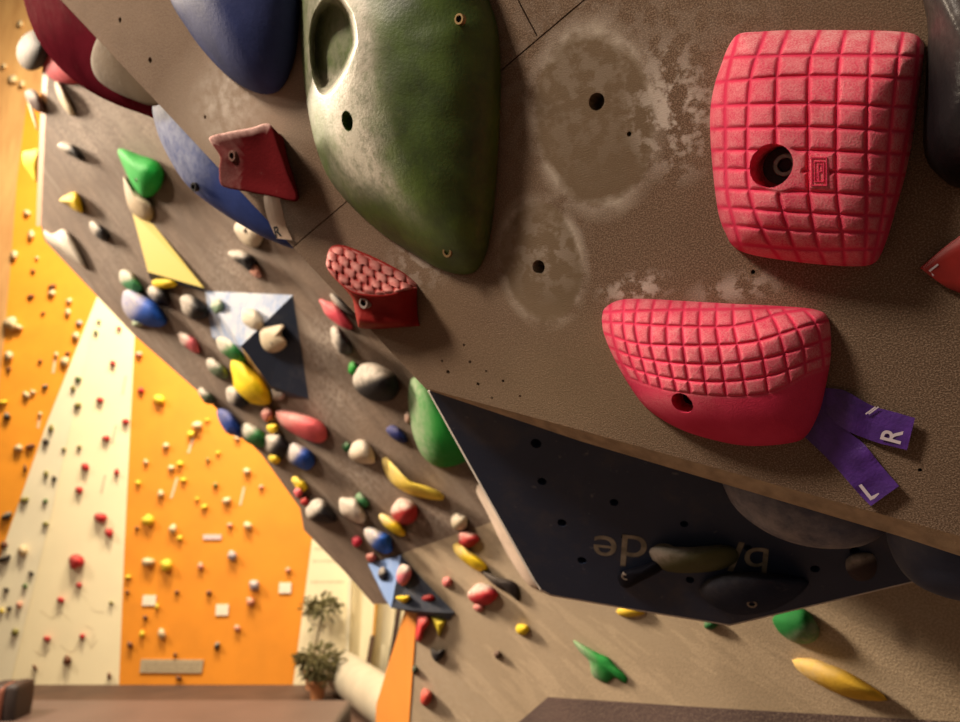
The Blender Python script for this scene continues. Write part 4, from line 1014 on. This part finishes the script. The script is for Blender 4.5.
# faint painted lines on the cream panel (lettering too blurred to read)
bm = bmesh.new()
for ln in ([(40, 610), (52, 618), (60, 612), (70, 620)], [(75, 590), (85, 598), (93, 610), (104, 612)], [(60, 645), (72, 652), (80, 640), (88, 655)], [(85, 625), (94, 632), (90, 648), (97, 640)], [(34, 650), (42, 655), (50, 648)]):
    c_ = catmull(ln, 20, False)
    for (x1, y1), (x2, y2) in zip(c_, c_[1:]):
        bm.faces.new([bm.verts.new(PF.pt(a, b_, .002)) for a, b_ in ((x1, y1), (x1+.4, y1+1), (x2+.4, y2+1), (x2, y2))])
o = link('painted_lines', bm, flat_mat('faded_line', (.60, .50, .32)), smooth=False); recenter(o, PF.pt(70, 630)); tag(o, 'faint squiggly painted lines low on the cream panel of the far wall', 'wall painting')
e = bpy.data.objects.new('painted_lettering', None); COL.objects.link(e); e.location = PF.pt(325, 565); tag(e, 'faded rows of small lettering high on the cream wall above the plant', 'wall lettering')
for r, (x0, x1, y0) in enumerate([(314, 340, 549), (313, 346, 561), (311, 344, 582)]):
    bm = bmesh.new(); x = x0
    while x < x1:
        wd = random.uniform(1.6, 4); hh = random.uniform(2, 3.4)
        bm.faces.new([bm.verts.new(PF.pt(a, b_, .002)) for a, b_ in ((x, y0-hh/2), (x, y0+hh/2), (x+wd*.5, y0+hh/2), (x+wd*.5, y0-hh/2))]); x += wd
    adopt(link('lettering_row', bm, flat_mat('faded_letters', (.55, .46, .30)), smooth=False), e)

# ------------------------------------------------------------------ plants, posts, bolster by the far wall
POTM = flat_mat('terracotta', (.50, .22, .09), .8); LEAF = flat_mat('dusty_leaf', (.20, .18, .07), .6, 0, .5, 20); STEMM = flat_mat('stem_bark', (.20, .13, .06), .8)
def tube_bm(bm, pts, r0, r1, seg=8):
    prev = None
    for i, p_ in enumerate(pts):
        d = (pts[min(i+1, len(pts)-1)]-pts[max(i-1, 0)]).normalized(); u = d.cross(Vector((.3, .9, .2))).normalized(); v_ = d.cross(u); r = r0+(r1-r0)*i/(len(pts)-1)
        ring = [bm.verts.new(p_+u*(r*math.cos(2*math.pi*k/seg))+v_*(r*math.sin(2*math.pi*k/seg))) for k in range(seg)]
        if prev:
            for k in range(seg): bm.faces.new((prev[k], prev[(k+1) % seg], ring[(k+1) % seg], ring[k]))
        prev = ring
def plant(x, ytop, ypot, potw, name, label, crowns, stems, Y=9.1, seed=1, mat=LEAF):
    """crowns: (px,py,rx,ry,count) leaf clumps"""
    pl = Plane(Vector((0, -1, 0)), -Y); rnd = random.Random(seed); s = Y/F
    basep = pl.pt(x, ypot); basep.z = 0.0
    e = bpy.data.objects.new(name, None); COL.objects.link(e); e.location = basep; tag(e, label, 'plant')
    bm = bmesh.new(); h = potw*s*2.2; R = potw*s
    prf = [(R*.72, 0), (R, h*.9), (R*1.12, h*.9), (R*1.12, h), (R*.95, h), (R*.9, h*.85), (0.001, h*.85)]; prev = None
    for r, z in prf:
        ring = [bm.verts.new(basep+Vector((r*math.cos(k*math.pi/10), r*math.sin(k*math.pi/10), z))) for k in range(20)]
        if prev:
            for k in range(20): bm.faces.new((prev[k], prev[(k+1) % 20], ring[(k+1) % 20], ring[k]))
        prev = ring
    adopt(link('pot', bm, POTM), e)
    bm = bmesh.new()
    for st in stems: tube_bm(bm, [basep+Vector((0, 0, h*.8))]+[pl.pt(a, b_) for a, b_ in st], .018, .008)
    adopt(link('stem', bm, STEMM), e)
    bm = bmesh.new()
    for cx, cy, rx, ry, cnt in crowns:
        for _ in range(cnt):
            while True:
                a, b_, c_ = (rnd.uniform(-1, 1) for _ in range(3))
                if a*a+b_*b_+c_*c_ < 1: break
            P_ = pl.pt(cx+a*rx, cy+b_*ry)+Vector((0, c_*rx*s*.8, 0))
            d = Vector((a+rnd.uniform(-.5, .5), c_, -b_*.6+rnd.uniform(-.6, .5))).normalized(); L = rnd.uniform(.08, .16)
            n = d.cross(Vector((rnd.random(), rnd.random(), 1))).normalized(); wv = n*L*.2
            up_ = d.cross(n)*L*.08
            q = [P_, P_+d*L*.35+wv+up_, P_+d*L*.75+wv*.7, P_+d*L-Vector((0, 0, .03)), P_+d*L*.75-wv*.7, P_+d*L*.35-wv+up_]
            bm.faces.new([bm.verts.new(v_) for v_ in q])
    f_ = link('foliage', bm, mat, smooth=False, recalc=False); adopt(f_, e)
    return e
plant(312, 600, 680, 7, 'potted_tree', 'tall potted plant with a round leafy crown against the cream wall', [(322, 606, 13, 9, 130), (307, 612, 4, 8, 14), (316, 626, 4, 4, 6)], [[(315, 650), (319, 630), (322, 608)]], Y=9.28, seed=3)
plant(318, 640, 684, 8, 'potted_fern', 'bushy dark potted plant on the floor at the foot of the tall plant', [(318, 656, 19, 8, 150), (320, 669, 11, 8, 120)], [[(310, 660)], [(325, 655)], [(330, 650)]], Y=8.75, seed=5)
PL = Plane(Vector((0, -1, 0)), -9.2)
def slab(name, label, pts, mat, th, Y=9.2, cat='post', struct=False):
    pl = Plane(Vector((0, -1, 0)), -Y)
    o = prism([pl.pt(x, y) for x, y in pts], Vector((0, th, 0)), mat, name)
    if struct: structure(o)
    else: recenter(o, pl.pt(*pts[0])); tag(o, label, cat)
    return o
slab('trim_2', None, [(349, 560), (344, 685), (347.5, 685), (352.5, 560)], CREAM2, .1, 9.35, struct=True)
slab('trim_3', None, [(364, 585), (357, 685), (369, 685), (377, 570)], CREAM, .12, 9.3, struct=True)
slab('trim_4', None, [(384, 590), (379, 690), (390, 690), (396, 590)], CREAM, .12, 9.2, struct=True)
slab('orange_pole', 'thin upright orange pole in front of the cream wall', [(376, 585), (372, 636), (374.5, 636), (379, 585)], flat_mat('pole_orange', (.60, .30, .04)), .04, 9.1)
slab('dark_board', 'narrow dark brown board standing below the orange pole', [(370.5, 636), (361, 691), (366, 691), (375, 636)], flat_mat('dark_brown', (.09, .045, .02)), .05, 9.05, 'board')
slab('dark_board', 'narrow dark board between the cream post and the orange side strip', [(397, 606), (383, 692), (387, 692), (402, 606)], flat_mat('dark_brown_b', (.06, .03, .02)), .05, 9.0, 'board')
# cream bolster: a rounded padded roll lying diagonally
pl = Plane(Vector((0, -1, 0)), -8.3)
A_, B_ = [CAM+r_*((.23-CAM.z)/r_.z) for r_ in (ray(340, 669), ray(404, 716))]
bm = bmesh.new(); pts = []; d = (B_-A_); rr_ = .23
prev = None; u = d.normalized().cross(Vector((0, 0, 1))).normalized(); v_ = u.cross(d.normalized())
for k in range(25):
    t = k/24; endr = math.sqrt(max(0.0, 1-(max(0, .06-t)/.06)**2))*math.sqrt(max(0.0, 1-(max(0, t-.94)/.06)**2)); r = max(.004, rr_*1.0*endr)
    ring = [bm.verts.new(A_+d*t+u*(r*math.cos(2*math.pi*i/28))+v_*(r*math.sin(2*math.pi*i/28))) for i in range(28)]
    if prev:
        for i in range(28): bm.faces.new((prev[i], prev[(i+1) % 28], ring[(i+1) % 28], ring[i]))
    else: bm.faces.new(list(reversed(ring)))
    prev = ring
bm.faces.new(prev)
o = link('padded_bolster', bm, flat_mat('cream_vinyl', (.42, .38, .29), .5, 0, .15, 6)); recenter(o, (A_+B_)/2); tag(o, 'cream padded roll lying beside the crash mat next to the plants', 'padding')
# dark bag at the lower left corner
pl = Plane(Vector((0, -1, 0)), -7.0)
e = bpy.data.objects.new('backpack', None); COL.objects.link(e); b0 = pl.pt(10, 722); b0.z = .3; e.location = b0
tag(e, 'dark backpack with a reddish strap on the mat at the lower left corner', 'bag')
def puff(cx, cy, rx, ry, depth, mat, name):
    bm = bmesh.new(); bmesh.ops.create_cube(bm, size=2); bmesh.ops.subdivide_edges(bm, edges=bm.edges, cuts=6, use_grid_fill=True)
    c0 = pl.pt(cx, cy); s = 7.0/F
    for v_ in bm.verts:
        n = v_.co.normalized(); k = .72 if name == 'bag_body' else .8
        c_ = v_.co*(1-.35)+n*.35*1.25
        v_.co = c0+Vector((c_.x*rx*s, c_.y*depth, c_.z*ry*s*1.0))
    adopt(link(name, bm, mat), e)
bgm = flat_mat('black_nylon', (.025, .014, .012), .6)
cz = 702
puff(2, cz, 9, 17, .14, bgm, 'bag_body'); puff(18, cz-1, 6, 17, .14, bgm, 'side_pocket'); puff(9.8, cz, 2.3, 16, .155, flat_mat('dull_red', (.22, .07, .04)), 'strap')

# ------------------------------------------------------------------ camera, lights, world
cam = bpy.data.cameras.new('camera'); co = bpy.data.objects.new('camera', cam); COL.objects.link(co); SC.camera = co
cam.sensor_width = 36; cam.lens = F/960*36
co.location = CAM; co.rotation_euler = (math.pi/2+PITCH, 0, 0)
cam.clip_start = .02; cam.clip_end = 60
cam.dof.use_dof = True; cam.dof.focus_distance = .62; cam.dof.aperture_fstop = 6.2
def area(loc, tgt, size, power, col, spread=180):
    l = bpy.data.lights.new('lamp', 'AREA'); l.energy = power; l.color = col; l.shape = 'SQUARE'; l.size = size; l.spread = math.radians(spread)
    o = bpy.data.objects.new('area_lamp', l); COL.objects.link(o); o.location = loc
    o.rotation_euler = (Vector(tgt)-Vector(loc)).to_track_quat('-Z', 'Y').to_euler(); return o
WARM = (1, .80, .58)
area((-1.9, -.45, 4.1), (0.0, .9, 2.4), .5, 80, (1, .85, .69))
area((-3.9, 6.2, 8.6), (-4.2, 9.5, 5.0), 1.2, 860, (1, .82, .58))
area((-1.7, 6.6, 7.6), (-2.0, 9.5, 3.4), 1.0, 420, (1, .82, .60))
area((-5.2, 1.0, 7.6), (-1.2, 2.8, 2.6), 1.0, 180, (1, .82, .62))
area((-8.5, 4.6, 7.2), (.2, 2.2, 1.8), 1.8, 1050, (1, .82, .62), 120)  # added fill from out of view at left, brightens the long and lower walls
wd = bpy.data.worlds.new('world'); SC.world = wd; wd.use_nodes = True
bg = wd.node_tree.nodes['Background']; bg.inputs[0].default_value = (1, .80, .62, 1); bg.inputs[1].default_value = .13
SC.view_settings.view_transform = 'Standard'; SC.view_settings.look = 'None'; SC.view_settings.gamma = 1; SC.view_settings.exposure = 0
SC.view_settings.use_curve_mapping = False
